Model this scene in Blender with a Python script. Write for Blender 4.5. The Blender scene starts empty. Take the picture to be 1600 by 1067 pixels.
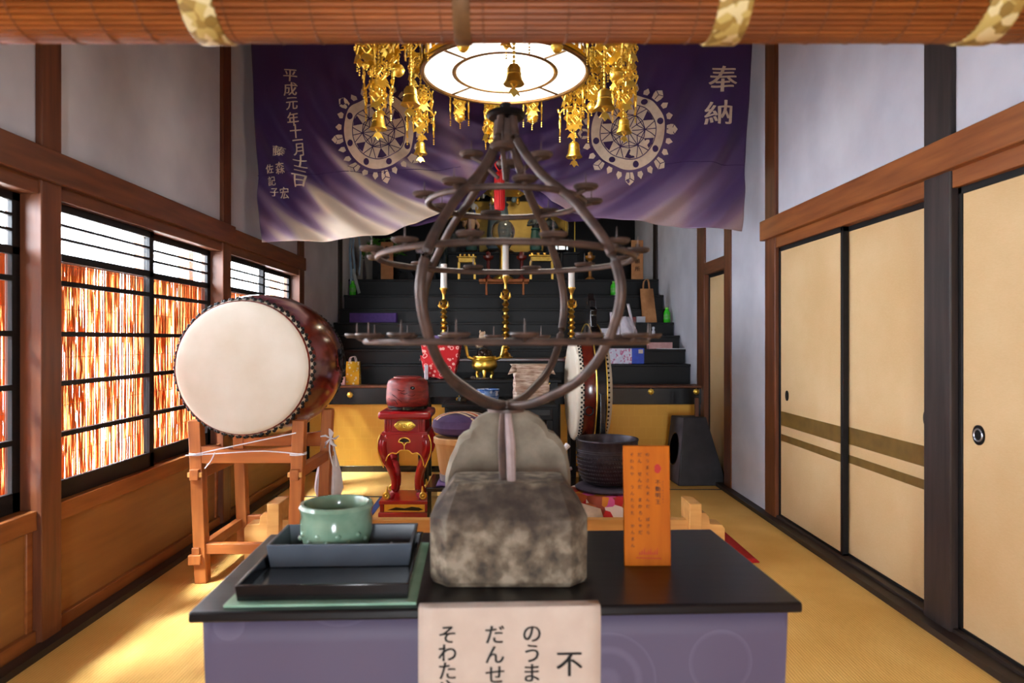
import bpy, math, random
from math import sin, cos, pi, sqrt, atan2, radians
from mathutils import Vector, Matrix
random.seed(7)
S = bpy.context.scene
COL = S.collection
# ------------------------------------------------------------------ camera, world, sun, exposure
F, CX, CY, H = 1067.0, 787.0, 531.0, 1.24          # focal length in px, vanishing point, eye height
cam = bpy.data.cameras.new('camera'); camo = bpy.data.objects.new('camera', cam); COL.objects.link(camo)
cam.sensor_width = 36; cam.lens = F / 1600 * 36
cam.shift_x = (800 - CX) / 1600; cam.shift_y = (CY - 533.5) / 1600
camo.location = (0, 0, H); camo.rotation_euler = (pi/2, 0, 0)
cam.clip_start = .02
cam.dof.use_dof = True; cam.dof.focus_distance = 4.6; cam.dof.aperture_fstop = 3.2
S.camera = camo
S.view_settings.view_transform = 'Standard'; S.view_settings.look = 'None'
S.view_settings.gamma = 1.0; S.view_settings.use_curve_mapping = False
S.view_settings.exposure = 0.12
W = bpy.data.worlds.new('world'); S.world = W; W.use_nodes = True
W.node_tree.nodes['Background'].inputs[0].default_value = (.86, .93, 1.0, 1)
W.node_tree.nodes['Background'].inputs[1].default_value = 48.0
sun = bpy.data.lights.new('sun', 'SUN'); suno = bpy.data.objects.new('sun', sun); COL.objects.link(suno)
sun.energy = 150.0; sun.angle = radians(9); sun.color = (.84, .92, 1)
suno.rotation_euler = Vector((.50, .46, -.85)).to_track_quat('-Z', 'Y').to_euler()
suno.location = (-6, 3, 8)
LANTERN = 1.15
def portal(loc, rot, sx, sy):
    l = bpy.data.lights.new('portal', 'AREA'); l.shape = 'RECTANGLE'; l.size = sx; l.size_y = sy
    l.cycles.is_portal = True
    o = bpy.data.objects.new('portal', l); COL.objects.link(o); o.location = loc; o.rotation_euler = rot
S.cycles.max_bounces = 9; S.cycles.diffuse_bounces = 5; S.cycles.glossy_bounces = 3
S.cycles.transmission_bounces = 6; S.cycles.transparent_max_bounces = 10
S.cycles.caustics_reflective = False; S.cycles.caustics_refractive = False
S.cycles.sample_clamp_indirect = 6

def PX(px, Y): return (px - CX) * Y / F
def PZ(py, Y): return H - (py - CY) * Y / F

# ------------------------------------------------------------------ materials
def lin(c):
    return tuple(((v/255)/12.92 if v/255 <= .04045 else ((v/255+.055)/1.055)**2.4) for v in c) + (1,)
class NT:
    def __init__(s, name):
        s.m = bpy.data.materials.new(name); s.m.use_nodes = True; s.t = s.m.node_tree
        s.b = s.t.nodes['Principled BSDF']; s.out = s.t.nodes['Material Output']
    def n(s, typ, **kw):
        x = s.t.nodes.new('ShaderNode' + typ)
        for k, v in kw.items():
            if k in x.inputs: x.inputs[k].default_value = v
            else: setattr(x, k, v)
        return x
    def l(s, a, b): s.t.links.new(a, b)
    def coord(s, scale=(1, 1, 1), kind='Object'):
        tc = s.n('TexCoord'); mp = s.n('Mapping'); mp.inputs['Scale'].default_value = scale
        s.l(tc.outputs[kind], mp.inputs['Vector']); return mp.outputs[0]
    def ramp(s, fac, stops):
        r = s.n('ValToRGB'); cr = r.color_ramp
        while len(cr.elements) < len(stops): cr.elements.new(.5)
        for e, (p, c) in zip(cr.elements, stops): e.position = p; e.color = c
        s.l(fac, r.inputs[0]); return r.outputs[0]
    def bump(s, h, strength, dist=.01):
        b = s.n('Bump'); b.inputs['Strength'].default_value = strength; b.inputs['Distance'].default_value = dist
        s.l(h, b.inputs['Height']); s.l(b.outputs[0], s.b.inputs['Normal'])
MATS = {}
def M(name, c1, c2=None, scale=6, stretch=(1, 1, 1), rough=.6, metal=0, bump=0, detail=4, lo=.3, hi=.7, coat=0, spec=.5, sheen=0):
    if name in MATS: return MATS[name]
    t = NT(name); b = t.b
    b.inputs['Roughness'].default_value = rough; b.inputs['Metallic'].default_value = metal
    b.inputs['Coat Weight'].default_value = coat; b.inputs['Coat Roughness'].default_value = .12
    b.inputs['Specular IOR Level'].default_value = spec
    b.inputs['Sheen Weight'].default_value = sheen
    v = t.coord(stretch)
    n = t.n('TexNoise', Scale=scale, Detail=detail); t.l(v, n.inputs['Vector'])
    c2 = c2 or tuple(x*.86 for x in c1)
    t.l(t.ramp(n.outputs['Fac'], [(lo, lin(c1)), (hi, lin(c2))]), b.inputs['Base Color'])
    if bump: t.bump(n.outputs['Fac'], bump, .004)
    MATS[name] = t.m; return t.m
def wood(name, c1, c2, axis='Z', scale=9, rough=.5, coat=0, bump=.08, spec=.4):
    st = {'X': (.09, 1, 1), 'Y': (1, .09, 1), 'Z': (1, 1, .09)}[axis]
    return M(name, c1, c2, scale*3, st, rough, 0, bump, 6, .32, .68, coat, spec)
plaster = M('plaster', (206, 205, 214), (188, 187, 198), 3.0, rough=.92, bump=.05, detail=8, spec=.2)
brownZ = wood('brown_wood_z', (112, 62, 34), (82, 42, 22), 'Z', rough=.45)
brownY = wood('brown_wood_y', (118, 66, 36), (84, 44, 23), 'Y', rough=.45)
warmY = wood('warm_wood_y', (150, 88, 42), (118, 64, 28), 'Y', rough=.42)
panelY = wood('panel_wood', (150, 98, 50), (114, 70, 33), 'Y', 3, rough=.42)
darkZ = wood('dark_post', (56, 44, 42), (36, 27, 25), 'Z', rough=.5)
darkY = wood('dark_sill', (52, 38, 32), (32, 23, 20), 'Y', rough=.5)
sashm = wood('sash_black', (20, 17, 18), (11, 9, 10), 'Y', rough=.55, spec=.25)
blackw = wood('altar_black', (12, 10, 11), (6, 5, 6), 'X', 8, rough=.42, bump=.25, spec=.28)
lacq = M('black_lacquer', (16, 15, 17), (10, 9, 11), 8, rough=.22, coat=.4)
tablem = wood('table_black', (20, 18, 20), (9, 8, 9), 'X', 8, rough=.3, bump=.12)
gold = M('gold', (255, 224, 112), (248, 204, 80), 30, rough=.36, metal=1)
brass = M('brass', (246, 204, 104), (220, 170, 70), 24, rough=.3, metal=1)
redlac = M('red_lacquer', (170, 16, 24), (140, 12, 18), 5, rough=.28, coat=.5)
drumred = wood('drum_red', (108, 34, 20), (76, 20, 13), 'Y', 5, rough=.2, coat=.6, bump=.02)
hide = M('drum_hide', (206, 196, 180), (190, 176, 154), 4, rough=.6, detail=8)
iron = M('iron_rust', (90, 68, 58), (56, 43, 38), 26, rough=.5, metal=.35, bump=.25)
blackmetal = M('black_metal', (28, 26, 28), (16, 15, 16), 20, rough=.4, metal=.6)
stone = M('stone', (124, 108, 88), (58, 47, 36), 20, rough=.88, bump=.9, detail=14, lo=.36, hi=.66)
def stained_stone():
    t = NT('stone_block'); b = t.b; v = t.coord()
    n = t.n('TexNoise', Scale=26.0, Detail=14); t.l(v, n.inputs['Vector'])
    n2 = t.n('TexNoise', Scale=7.0, Detail=6); t.l(v, n2.inputs['Vector'])
    vo = t.n('TexVoronoi', Scale=60.0); t.l(v, vo.inputs['Vector'])
    base = t.ramp(n.outputs['Fac'], [(.33, lin((62, 52, 42))), (.5, lin((104, 90, 72))), (.68, lin((150, 136, 116)))])
    sep = t.n('SeparateXYZ'); t.l(v, sep.inputs[0])
    m = t.n('Math', operation='MULTIPLY_ADD'); m.inputs[1].default_value = .10; t.l(n2.outputs['Fac'], m.inputs[0]); t.l(sep.outputs[2], m.inputs[2])
    st = t.ramp(m.outputs[0], [(.17, (0, 0, 0, 1)), (.215, (1, 1, 1, 1)), (.262, (1, 1, 1, 1)), (.275, (0, 0, 0, 1))])
    mx = t.n('Mix'); mx.data_type = 'RGBA'; mx.inputs[7].default_value = lin((50, 38, 32))
    f = t.n('Math', operation='MULTIPLY'); f.inputs[1].default_value = .75; t.l(st, f.inputs[0]); t.l(f.outputs[0], mx.inputs[0]); t.l(base, mx.inputs[6])
    t.l(mx.outputs[2], b.inputs['Base Color']); b.inputs['Roughness'].default_value = .85
    t.bump(n.outputs['Fac'], .9, .006); return t.m
stone = stained_stone()
stone2 = M('stone_pale', (142, 130, 112), (108, 96, 80), 18, rough=.85, bump=.5, detail=12)
lightw = wood('pale_wood', (222, 168, 98), (200, 142, 74), 'X', 7, rough=.45)
standw = wood('stand_wood', (178, 104, 48), (140, 76, 32), 'Z', 8, rough=.45)
plaquew = wood('plaque_wood', (198, 104, 6), (170, 82, 4), 'Z', 8, rough=.6, spec=.15)
white = M('white_cloth', (232, 230, 232), (218, 214, 220), 20, rough=.8)
wax = M('white_wax', (240, 234, 226), (232, 224, 214), 10, rough=.45)
ink = M('ink', (14, 12, 13), (20, 18, 18), 20, rough=.7)
redink = M('red_ink', (186, 30, 18), (160, 26, 16), 20, rough=.7)
paper = M('paper', (204, 186, 170), (194, 174, 158), 16, rough=.85)
celadon = M('celadon', (138, 166, 142), (98, 132, 110), 12, rough=.14, coat=.5, detail=6)
greyblue = M('greyblue_lacquer', (92, 100, 110), (80, 88, 98), 10, rough=.3)
cream = M('cream_dye', (226, 208, 186), (212, 192, 170), 30, rough=.85)
purple = M('purple_plain', (62, 36, 88), (48, 28, 72), 30, rough=.8)
redcloth = M('red_felt', (190, 16, 26), (160, 12, 20), 40, rough=.9)
green = M('green_plastic', (64, 200, 40), (50, 170, 30), 10, rough=.25)
leafm = M('leaf', (84, 150, 48), (40, 92, 26), 14, rough=.5)
kraft = M('kraft', (190, 132, 84), (172, 116, 70), 20, rough=.8)
plastic = M('bag_plastic', (224, 216, 224), (196, 188, 200), 14, rough=.35)
statue = M('statue_dark', (64, 72, 76), (36, 40, 44), 20, rough=.5)
skinst = M('statue_face', (170, 140, 116), (140, 110, 88), 20, rough=.6)
def goldleaf():
    t = NT('gold_leaf'); b = t.b
    v = t.coord((1, 1, 1))
    br = t.n('TexBrick', Scale=1.0); br.offset = .5
    sw = t.n('Mapping'); sw.inputs['Rotation'].default_value = (pi/2, 0, 0); t.l(v, sw.inputs[0]); t.l(sw.outputs[0], br.inputs['Vector'])
    for k, x in (('Brick Width', .105), ('Row Height', .105), ('Mortar Size', .002)): br.inputs[k].default_value = x
    br.inputs['Color1'].default_value = lin((226, 166, 60)); br.inputs['Color2'].default_value = lin((222, 162, 58)); br.inputs['Mortar'].default_value = lin((230, 172, 68))
    t.l(br.outputs['Color'], b.inputs['Base Color'])
    b.inputs['Metallic'].default_value = .2; b.inputs['Roughness'].default_value = .5
    return t.m
goldleaf = goldleaf()
def tatami():
    t = NT('tatami'); b = t.b
    v = t.coord()
    n = t.n('TexNoise', Scale=3.0, Detail=6); t.l(v, n.inputs['Vector'])
    sep = t.n('SeparateXYZ'); t.l(v, sep.inputs[0])
    m = t.n('Math', operation='MULTIPLY'); m.inputs[1].default_value = 2*pi/.0125; t.l(sep.outputs[0], m.inputs[0])
    s = t.n('Math', operation='SINE'); t.l(m.outputs[0], s.inputs[0])
    a = t.n('Math', operation='MULTIPLY_ADD'); a.inputs[1].default_value = .16; a.inputs[2].default_value = 0; t.l(s.outputs[0], a.inputs[0])
    n2 = t.n('TexNoise', Scale=1.0, Detail=4); mp = t.n('Mapping'); mp.inputs['Scale'].default_value = (220, 40, 1); t.l(v, mp.inputs[0]); t.l(mp.outputs[0], n2.inputs['Vector'])
    c = t.n('Math', operation='ADD'); t.l(n.outputs['Fac'], c.inputs[0]); t.l(a.outputs[0], c.inputs[1])
    d = t.n('Math', operation='MULTIPLY_ADD'); d.inputs[1].default_value = .25; t.l(n2.outputs['Fac'], d.inputs[0]); t.l(c.outputs[0], d.inputs[2])
    t.l(t.ramp(d.outputs[0], [(.35, lin((222, 169, 84))), (.95, lin((247, 203, 118)))]), b.inputs['Base Color'])
    b.inputs['Roughness'].default_value = .6; b.inputs['Specular IOR Level'].default_value = .3
    t.bump(s.outputs[0], .25, .002)
    return t.m
tatami = tatami()
def fusuma():
    t = NT('fusuma_paper'); b = t.b
    v = t.coord((60, 60, 600)); n = t.n('TexNoise', Scale=1.0, Detail=3); t.l(v, n.inputs['Vector'])
    n2 = t.n('TexNoise', Scale=1.6, Detail=4); t.l(t.coord(), n2.inputs['Vector'])
    a = t.n('Math', operation='MULTIPLY_ADD'); a.inputs[1].default_value = .35; t.l(n.outputs['Fac'], a.inputs[0]); t.l(n2.outputs['Fac'], a.inputs[2])
    t.l(t.ramp(a.outputs[0], [(.4, lin((218, 188, 144))), (.9, lin((198, 162, 112)))]), b.inputs['Base Color'])
    b.inputs['Roughness'].default_value = .75; b.inputs['Specular IOR Level'].default_value = .25
    return t.m
fusuma = fusuma()
stripem = M('bronze_stripe', (128, 98, 44), (108, 82, 36), 12, rough=.5, metal=.2)
def glassm(name='glass', tint=(1, 1, 1, 1)):
    t = NT(name); t.t.nodes.remove(t.b)
    tr = t.n('BsdfTransparent', Color=tint); gl = t.n('BsdfGlossy', Roughness=.03); fr = t.n('Fresnel', IOR=1.45); mx = t.n('MixShader')
    ge = t.n('NewGeometry'); inv = t.n('Math', operation='SUBTRACT'); inv.inputs[0].default_value = 1; t.l(ge.outputs['Backfacing'], inv.inputs[1])
    mu = t.n('Math', operation='MULTIPLY'); t.l(fr.outputs[0], mu.inputs[0]); t.l(inv.outputs[0], mu.inputs[1])
    t.l(mu.outputs[0], mx.inputs[0]); t.l(tr.outputs[0], mx.inputs[1]); t.l(gl.outputs[0], mx.inputs[2]); t.l(mx.outputs[0], t.out.inputs[0]); return t.m
glass = glassm(tint=(.96, .98, 1, 1))
greenglass = M('green_glass', (150, 186, 160), (120, 160, 136), 10, rough=.1)
crystal = NT('crystal'); crystal.b.inputs['Transmission Weight'].default_value = .95; crystal.b.inputs['Roughness'].default_value = .02; crystal = crystal.m
def translucent(name, c1, c2, mixf, scale=(1, 1, 1), nscale=40):
    t = NT(name); t.t.nodes.remove(t.b)
    v = t.coord(scale); n = t.n('TexNoise', Scale=nscale, Detail=3); t.l(v, n.inputs['Vector'])
    col = t.ramp(n.outputs['Fac'], [(.3, lin(c1)), (.7, lin(c2))])
    d = t.n('BsdfDiffuse'); tl = t.n('BsdfTranslucent'); mx = t.n('MixShader'); mx.inputs[0].default_value = mixf
    t.l(col, d.inputs[0]); t.l(col, tl.inputs[0]); t.l(d.outputs[0], mx.inputs[1]); t.l(tl.outputs[0], mx.inputs[2]); t.l(mx.outputs[0], t.out.inputs[0]); return t.m
reedm = translucent('reed', (228, 146, 84), (208, 122, 60), .085, (60, 60, 4), 1.5)
def emis(name, col, s):
    t = NT(name); t.b.inputs['Base Color'].default_value = (.8, .8, .8, 1)
    t.b.inputs['Emission Color'].default_value = col; t.b.inputs['Emission Strength'].default_value = s; return t.m
lampm = emis('lamp_paper', (1, .95, .88, 1), LANTERN)
lampin = emis('lamp_core', (1, .97, .93, 1), LANTERN*2.2)
litpane = emis('lit_pane', (.85, .95, 1, 1), 2.5)
def bannerm():
    t = NT('banner_silk'); b = t.b
    at = t.n('Attribute', attribute_name='dye')
    n = t.n('TexNoise', Scale=220.0, Detail=2); t.l(t.coord(), n.inputs['Vector'])
    a = t.n('Math', operation='MULTIPLY_ADD'); a.inputs[1].default_value = .1; t.l(n.outputs['Fac'], a.inputs[0]); t.l(at.outputs['Fac'], a.inputs[2])
    t.l(t.ramp(a.outputs[0], [(.05, lin((58, 32, 86))), (.5, lin((128, 104, 134))), (1.0, lin((226, 208, 186)))]), b.inputs['Base Color'])
    b.inputs['Roughness'].default_value = .55; b.inputs['Sheen Weight'].default_value = .15
    return t.m
bannerm = bannerm()
def damask():
    t = NT('lilac_damask'); b = t.b
    v = t.coord((1, 1, 1))
    vo = t.n('TexVoronoi', Scale=4.2); t.l(v, vo.inputs['Vector'])
    m = t.n('Math', operation='MULTIPLY'); m.inputs[1].default_value = 40; t.l(vo.outputs['Distance'], m.inputs[0])
    s = t.n('Math', operation='SINE'); t.l(m.outputs[0], s.inputs[0])
    lt = t.n('Math', operation='LESS_THAN'); lt.inputs[1].default_value = .5; t.l(vo.outputs['Distance'], lt.inputs[0])
    a = t.n('Math', operation='MULTIPLY'); t.l(s.outputs[0], a.inputs[0]); t.l(lt.outputs[0], a.inputs[1])
    t.l(t.ramp(a.outputs[0], [(.0, lin((84, 74, 97))), (1, lin((97, 87, 110)))]), b.inputs['Base Color'])
    b.inputs['Roughness'].default_value = .6; return t.m
damask = damask()
def spots(name, base, spot, scale, r, ring=True):
    t = NT(name); b = t.b
    vo = t.n('TexVoronoi', Scale=scale); t.l(t.coord(), vo.inputs['Vector'])
    st = [(0, lin(base)), (r*.62, lin(base)), (r*.66, lin(spot)), (r, lin(spot)), (r+.03, lin(base))] if ring else [(0, lin(spot)), (r, lin(spot)), (r+.03, lin(base))]
    t.l(t.ramp(vo.outputs['Distance'], st), b.inputs['Base Color']); b.inputs['Roughness'].default_value = .7; return t.m
redspot = spots('red_spotted_cloth', (196, 14, 26), (240, 180, 170), 24, .42)
def brocade(name, cols, scale):
    t = NT(name); b = t.b
    vo = t.n('TexVoronoi', Scale=scale); t.l(t.coord(), vo.inputs['Vector'])
    sp = t.n('SeparateColor'); t.l(vo.outputs['Color'], sp.inputs[0])
    r = t.n('ValToRGB'); r.color_ramp.interpolation = 'CONSTANT'
    while len(r.color_ramp.elements) < len(cols): r.color_ramp.elements.new(.5)
    for i, (e, c) in enumerate(zip(r.color_ramp.elements, cols)): e.position = i/len(cols); e.color = lin(c)
    t.l(sp.outputs[0], r.inputs[0]); t.l(r.outputs[0], b.inputs['Base Color']); b.inputs['Roughness'].default_value = .6; return t.m
broc = brocade('flower_brocade', [(190, 90, 40), (214, 130, 20), (150, 60, 34), (240, 224, 210), (190, 20, 30), (220, 90, 160)], 15)
goldbroc = brocade('gold_brocade', [(196, 170, 96), (160, 128, 60), (222, 204, 150), (140, 110, 48)], 60)
bluewhite = brocade('blue_white_glaze', [(214, 224, 236), (60, 100, 160), (190, 206, 226), (110, 146, 196)], 34)
parcel = M('parcel_wrap', (226, 206, 186), (150, 112, 92), 16, (1, 1, 5), rough=.6, bump=.5, detail=8)
barrelm = M('barrel_red', (150, 44, 34), (96, 20, 18), 16, (1, 1, 3), rough=.4, bump=.3)
giftwrap = brocade('gift_wrap', [(206, 206, 224), (220, 214, 232), (190, 110, 150), (200, 200, 220)], 60)

# ------------------------------------------------------------------ mesh building
ORG = {}
class MB:
    def __init__(s): s.v = []; s.f = []; s.a = None
    def add(s, vs, fs):
        o = len(s.v); s.v += [Vector(p) for p in vs]; s.f += [tuple(i + o for i in f) for f in fs]; return s
    def bx(s, x0, x1, y0, y1, z0, z1):
        return s.add([(x0,y0,z0),(x1,y0,z0),(x1,y1,z0),(x0,y1,z0),(x0,y0,z1),(x1,y0,z1),(x1,y1,z1),(x0,y1,z1)],
              [(0,3,2,1),(4,5,6,7),(0,1,5,4),(1,2,6,5),(2,3,7,6),(3,0,4,7)])
    def rbx(s, c, size, rot):      # box turned about its centre
        R = Matrix.Rotation(rot[2], 3, 'Z') @ Matrix.Rotation(rot[1], 3, 'Y') @ Matrix.Rotation(rot[0], 3, 'X')
        m = MB().bx(-size[0]/2, size[0]/2, -size[1]/2, size[1]/2, -size[2]/2, size[2]/2)
        return s.add([R @ p + Vector(c) for p in m.v], m.f)
    def bar(s, p0, p1, w, d):      # square bar between two points
        p0, p1 = Vector(p0), Vector(p1); ax = (p1 - p0).normalized()
        up = Vector((0, 1, 0)) if abs(ax.z) > .8 else Vector((0, 0, 1))
        a = ax.cross(up).normalized(); b = a.cross(ax).normalized()
        vs = []
        for p in (p0, p1):
            for sx, sy in ((-1,-1),(1,-1),(1,1),(-1,1)): vs.append(p + a*sx*w/2 + b*sy*d/2)
        return s.add(vs, [(0,3,2,1),(4,5,6,7),(0,1,5,4),(1,2,6,5),(2,3,7,6),(3,0,4,7)])
    def lathe(s, prof, c=(0,0,0), n=28, axis='Z', sx=1, sy=1, squash=None):
        vs, fs = [], []
        for r, z in prof:
            for k in range(n):
                a = 2*pi*k/n; x, y = r*cos(a)*sx, r*sin(a)*sy
                if squash: x, y = x*squash(a), y*squash(a)
                if axis == 'Z': p = (x, y, z)
                elif axis == 'Y': p = (x, z, y)
                else: p = (z, x, y)
                vs.append(Vector(p) + Vector(c))
        m = len(prof)
        for i in range(m-1):
            for k in range(n): fs.append((i*n+k, i*n+(k+1)%n, (i+1)*n+(k+1)%n, (i+1)*n+k))
        if prof[0][0] > 1e-5: fs.append(tuple(range(n-1, -1, -1)))
        if prof[-1][0] > 1e-5: fs.append(tuple((m-1)*n+k for k in range(n)))
        return s.add(vs, fs)
    def sph(s, c, r, n=14, m=9):
        r = (r, r, r) if isinstance(r, (int, float)) else r
        vs, fs = [], []
        for i in range(m+1):
            t = pi*i/m
            for k in range(n):
                a = 2*pi*k/n; vs.append((c[0]+r[0]*sin(t)*cos(a), c[1]+r[1]*sin(t)*sin(a), c[2]+r[2]*cos(t)))
        for i in range(m):
            for k in range(n): fs.append((i*n+k, (i+1)*n+k, (i+1)*n+(k+1)%n, i*n+(k+1)%n))
        return s.add(vs, fs)
    def tube(s, pts, r, n=8, closed=False, flat=1.0):
        pts = [Vector(p) for p in pts]; N = len(pts); vs, fs = [], []
        for i, p in enumerate(pts):
            if closed: t = pts[(i+1) % N] - pts[i-1]
            else: t = pts[min(i+1, N-1)] - pts[max(i-1, 0)]
            t = t.normalized() if t.length > 1e-9 else Vector((0, 0, 1))
            up = Vector((0, 0, 1)) if abs(t.z) < .9 else Vector((0, 1, 0))
            a = t.cross(up).normalized(); b = a.cross(t).normalized()
            rr = r[i] if isinstance(r, (list, tuple)) else r
            for k in range(n):
                an = 2*pi*k/n; vs.append(p + a*cos(an)*rr + b*sin(an)*rr*flat)
        for i in range(N if closed else N-1):
            j = (i+1) % N
            for k in range(n): fs.append((i*n+k, i*n+(k+1)%n, j*n+(k+1)%n, j*n+k))
        if not closed: fs.append(tuple(range(n-1, -1, -1))); fs.append(tuple((N-1)*n+k for k in range(n)))
        return s.add(vs, fs)
    def ring(s, c, R, r, axis='Z', n=32, m=8, flat=1.0):
        pts = []
        for k in range(n):
            a = 2*pi*k/n; x, y = R*cos(a), R*sin(a)
            pts.append(Vector({'Z': (x, y, 0), 'Y': (x, 0, y), 'X': (0, x, y)}[axis]) + Vector(c))
        return s.tube(pts, r, m, True, flat)
    def prism(s, poly, d0, d1, plane='XZ'):
        def P(u, v, d): return {'XZ': (u, d, v), 'XY': (u, v, d), 'YZ': (d, u, v)}[plane]
        n = len(poly)
        vs = [P(u, v, d0) for u, v in poly] + [P(u, v, d1) for u, v in poly]
        fs = [tuple(range(n)), tuple(range(2*n-1, n-1, -1))] + [(i, i+n, (i+1) % n + n, (i+1) % n) for i in range(n)]
        return s.add(vs, fs)
    def grid(s, fn, nu, nv):
        vs = [fn(i/nu, j/nv) for j in range(nv+1) for i in range(nu+1)]
        fs = [(j*(nu+1)+i, j*(nu+1)+i+1, (j+1)*(nu+1)+i+1, (j+1)*(nu+1)+i) for j in range(nv) for i in range(nu)]
        return s.add(vs, fs)
    def xf(s, mat):
        s.v = [mat @ p for p in s.v]; return s
    def turn(s, c, ang, axis='Z'):
        c = Vector(c); R = Matrix.Rotation(ang, 3, axis); s.v = [R @ (p - c) + c for p in s.v]; return s
    def build(s, name, mat, parent=None, bevel=0, flatshade=False, thick=0, label=None):
        if parent is None:
            xs = [p.x for p in s.v]; ys = [p.y for p in s.v]; zs = [p.z for p in s.v]
            org = Vector(((min(xs)+max(xs))/2, (min(ys)+max(ys))/2, min(zs)))
        else: org = ORG[parent.name]
        me = bpy.data.meshes.new(name); me.from_pydata([p - org for p in s.v], [], s.f); me.update()
        import bmesh
        bm = bmesh.new(); bm.from_mesh(me); bmesh.ops.recalc_face_normals(bm, faces=bm.faces); bm.to_mesh(me); bm.free()
        if not flatshade:
            me.polygons.foreach_set('use_smooth', [True]*len(me.polygons)); me.set_sharp_from_angle(angle=radians(38))
        me.materials.append(mat)
        o = bpy.data.objects.new(name, me); COL.objects.link(o)
        if parent is None: o.location = org
        else: o.parent = parent
        ORG[o.name] = org
        if thick: md = o.modifiers.new('thick', 'SOLIDIFY'); md.thickness = thick; md.offset = 0
        if bevel:
            md = o.modifiers.new('bevel', 'BEVEL'); md.width = bevel; md.segments = 2; md.limit_method = 'ANGLE'; md.angle_limit = radians(40)
        if label: o['label'] = label
        return o
def tag(o, label, cat, group=None):
    o['label'] = label; o['category'] = cat
    if group: o['group'] = group
    return o
def thing(name, label, cat, loc, group=None):
    o = bpy.data.objects.new(name, None); COL.objects.link(o); o.location = loc; o.empty_display_size = .05
    ORG[o.name] = Vector(loc); return tag(o, label, cat, group)
def struct(o):
    o['kind'] = 'structure'; return o
def kids(o): return [c for c in bpy.data.objects if c.parent == o]
def dup(root, loc, label=None, group=None, rotz=0, scale=1):
    r = root.copy(); COL.objects.link(r); r.location = loc; r.rotation_euler.z = rotz; r.scale = (scale,)*3; ORG[r.name] = Vector(loc)
    if label: r['label'] = label
    if group: r['group'] = group
    for ch in kids(root):
        c = ch.copy(); COL.objects.link(c); c.parent = r
        for g in kids(ch):
            d = g.copy(); COL.objects.link(d); d.parent = c
    return r
GL = {}
def glyph(ch):
    if ch in GL: return GL[ch]
    cu = bpy.data.curves.new('t', 'FONT'); cu.body = ch; cu.size = 1; cu.resolution_u = 3
    o = bpy.data.objects.new('t', cu); COL.objects.link(o)
    dg = bpy.context.evaluated_depsgraph_get(); me = bpy.data.meshes.new_from_object(o.evaluated_get(dg))
    vs = [(v.co.x, v.co.y) for v in me.vertices]; fs = [tuple(p.vertices) for p in me.polygons]
    bpy.data.objects.remove(o); bpy.data.curves.remove(cu); bpy.data.meshes.remove(me)
    if vs:
        mx = (min(v[0] for v in vs)+max(v[0] for v in vs))/2; my = (min(v[1] for v in vs)+max(v[1] for v in vs))/2
        vs = [(a-mx, b-my) for a, b in vs]
    V, Fs = [], []
    def split(p, q, r):
        L = [(p[0]-q[0])**2+(p[1]-q[1])**2, (q[0]-r[0])**2+(q[1]-r[1])**2, (r[0]-p[0])**2+(r[1]-p[1])**2]
        k = L.index(max(L))
        if L[k] > .15**2:      # halve the longest side
            p, q, r = ((p, q, r), (q, r, p), (r, p, q))[k]
            m = ((p[0]+q[0])/2, (p[1]+q[1])/2); split(p, m, r); split(m, q, r)
        else:
            n = len(V); V.extend((p, q, r)); Fs.append((n, n+1, n+2))
    for f in fs:
        for k in range(1, len(f)-1): split(vs[f[0]], vs[f[k]], vs[f[k+1]])
    n = len(V); V = [(x-.017, y+.004) for x, y in V] + [(x+.017, y-.004) for x, y in V]; Fs += [tuple(i+n for i in f) for f in Fs]   # a heavier brush stroke
    GL[ch] = (V, Fs); return GL[ch]
def write(mb, text, fn, cx, cz, size, step, sxy=(1, 1)):   # a column of characters, fn(x, z) gives the point on the surface
    for i, ch in enumerate(text):
        if ch == ' ': continue
        vs, fs = glyph(ch)
        mb.add([fn(cx + a*size*sxy[0], cz - i*step + b*size*sxy[1]) for a, b in vs], fs)
    return mb
# ------------------------------------------------------------------ the setting
YF, YB = .95, 9.7
struct(MB().bx(-1.92, 1.95, YF, YB, -.05, 0).build('floor', tatami))
ht = struct(MB().bx(-6.5, 6.5, -5, 13, -.62, -.55).build('ground', M('gravel', (176, 170, 160), (150, 144, 134), 30, rough=.9)))
struct(MB().bx(-2.1, 2.1, YF, YB, 3.6, 3.66).build('ceiling', wood('ceiling_wood', (126, 84, 52), (100, 62, 36), 'Y', 5)))
# tatami borders
mb = MB(); mb.bx(-.975, -.925, 3.6, 5.4, .0005, .003)
struct(mb.build('trim_31', M('heri_blue', (44, 66, 120), (36, 54, 104), 60, rough=.8)))
mb = MB(); mb.bx(-1.83, .9, 5.385, 5.41, .0005, .003); mb.bx(.9, 1.83, 5.645, 5.665, .0005, .003)
struct(mb.build('trim_32', M('heri_dark', (52, 50, 56), (40, 38, 44), 60, rough=.8)))
# left wall
mb = MB(); mb.bx(-1.99, -1.875, YF, 6.2, 1.96, 3.62); mb.bx(-1.99, -1.86, 6.34, YB, -.05, 3.62)
struct(mb.build('wall_left', plaster))
mb = MB()
for y0, y1 in ((YF, 2.735), (2.86, 4.51), (4.64, 6.2)): mb.bx(-1.98, -1.895, y0, y1, 0, .5)
struct(mb.build('trim_1', panelY))
mb = MB()
for y0, y1 in ((YF, 2.735), (2.86, 4.51), (4.64, 6.2)):
    mb.bx(-2.0, -1.868, y0, y1, .478, .555)                       # sill
    mb.bx(-1.985, -1.872, y0, y1, .0, .075)                       # foot board
    mb.bx(-1.985, -1.885, y1-.035, y1, .07, .48); mb.bx(-1.985, -1.885, y0, y0+.035, .07, .48)
struct(mb.build('trim_2', warmY, bevel=.003))
struct(MB().bx(-1.86, -1.80, YF, 6.4, -.01, .028).build('baseboard_left', darkY))
mb = MB()
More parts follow.
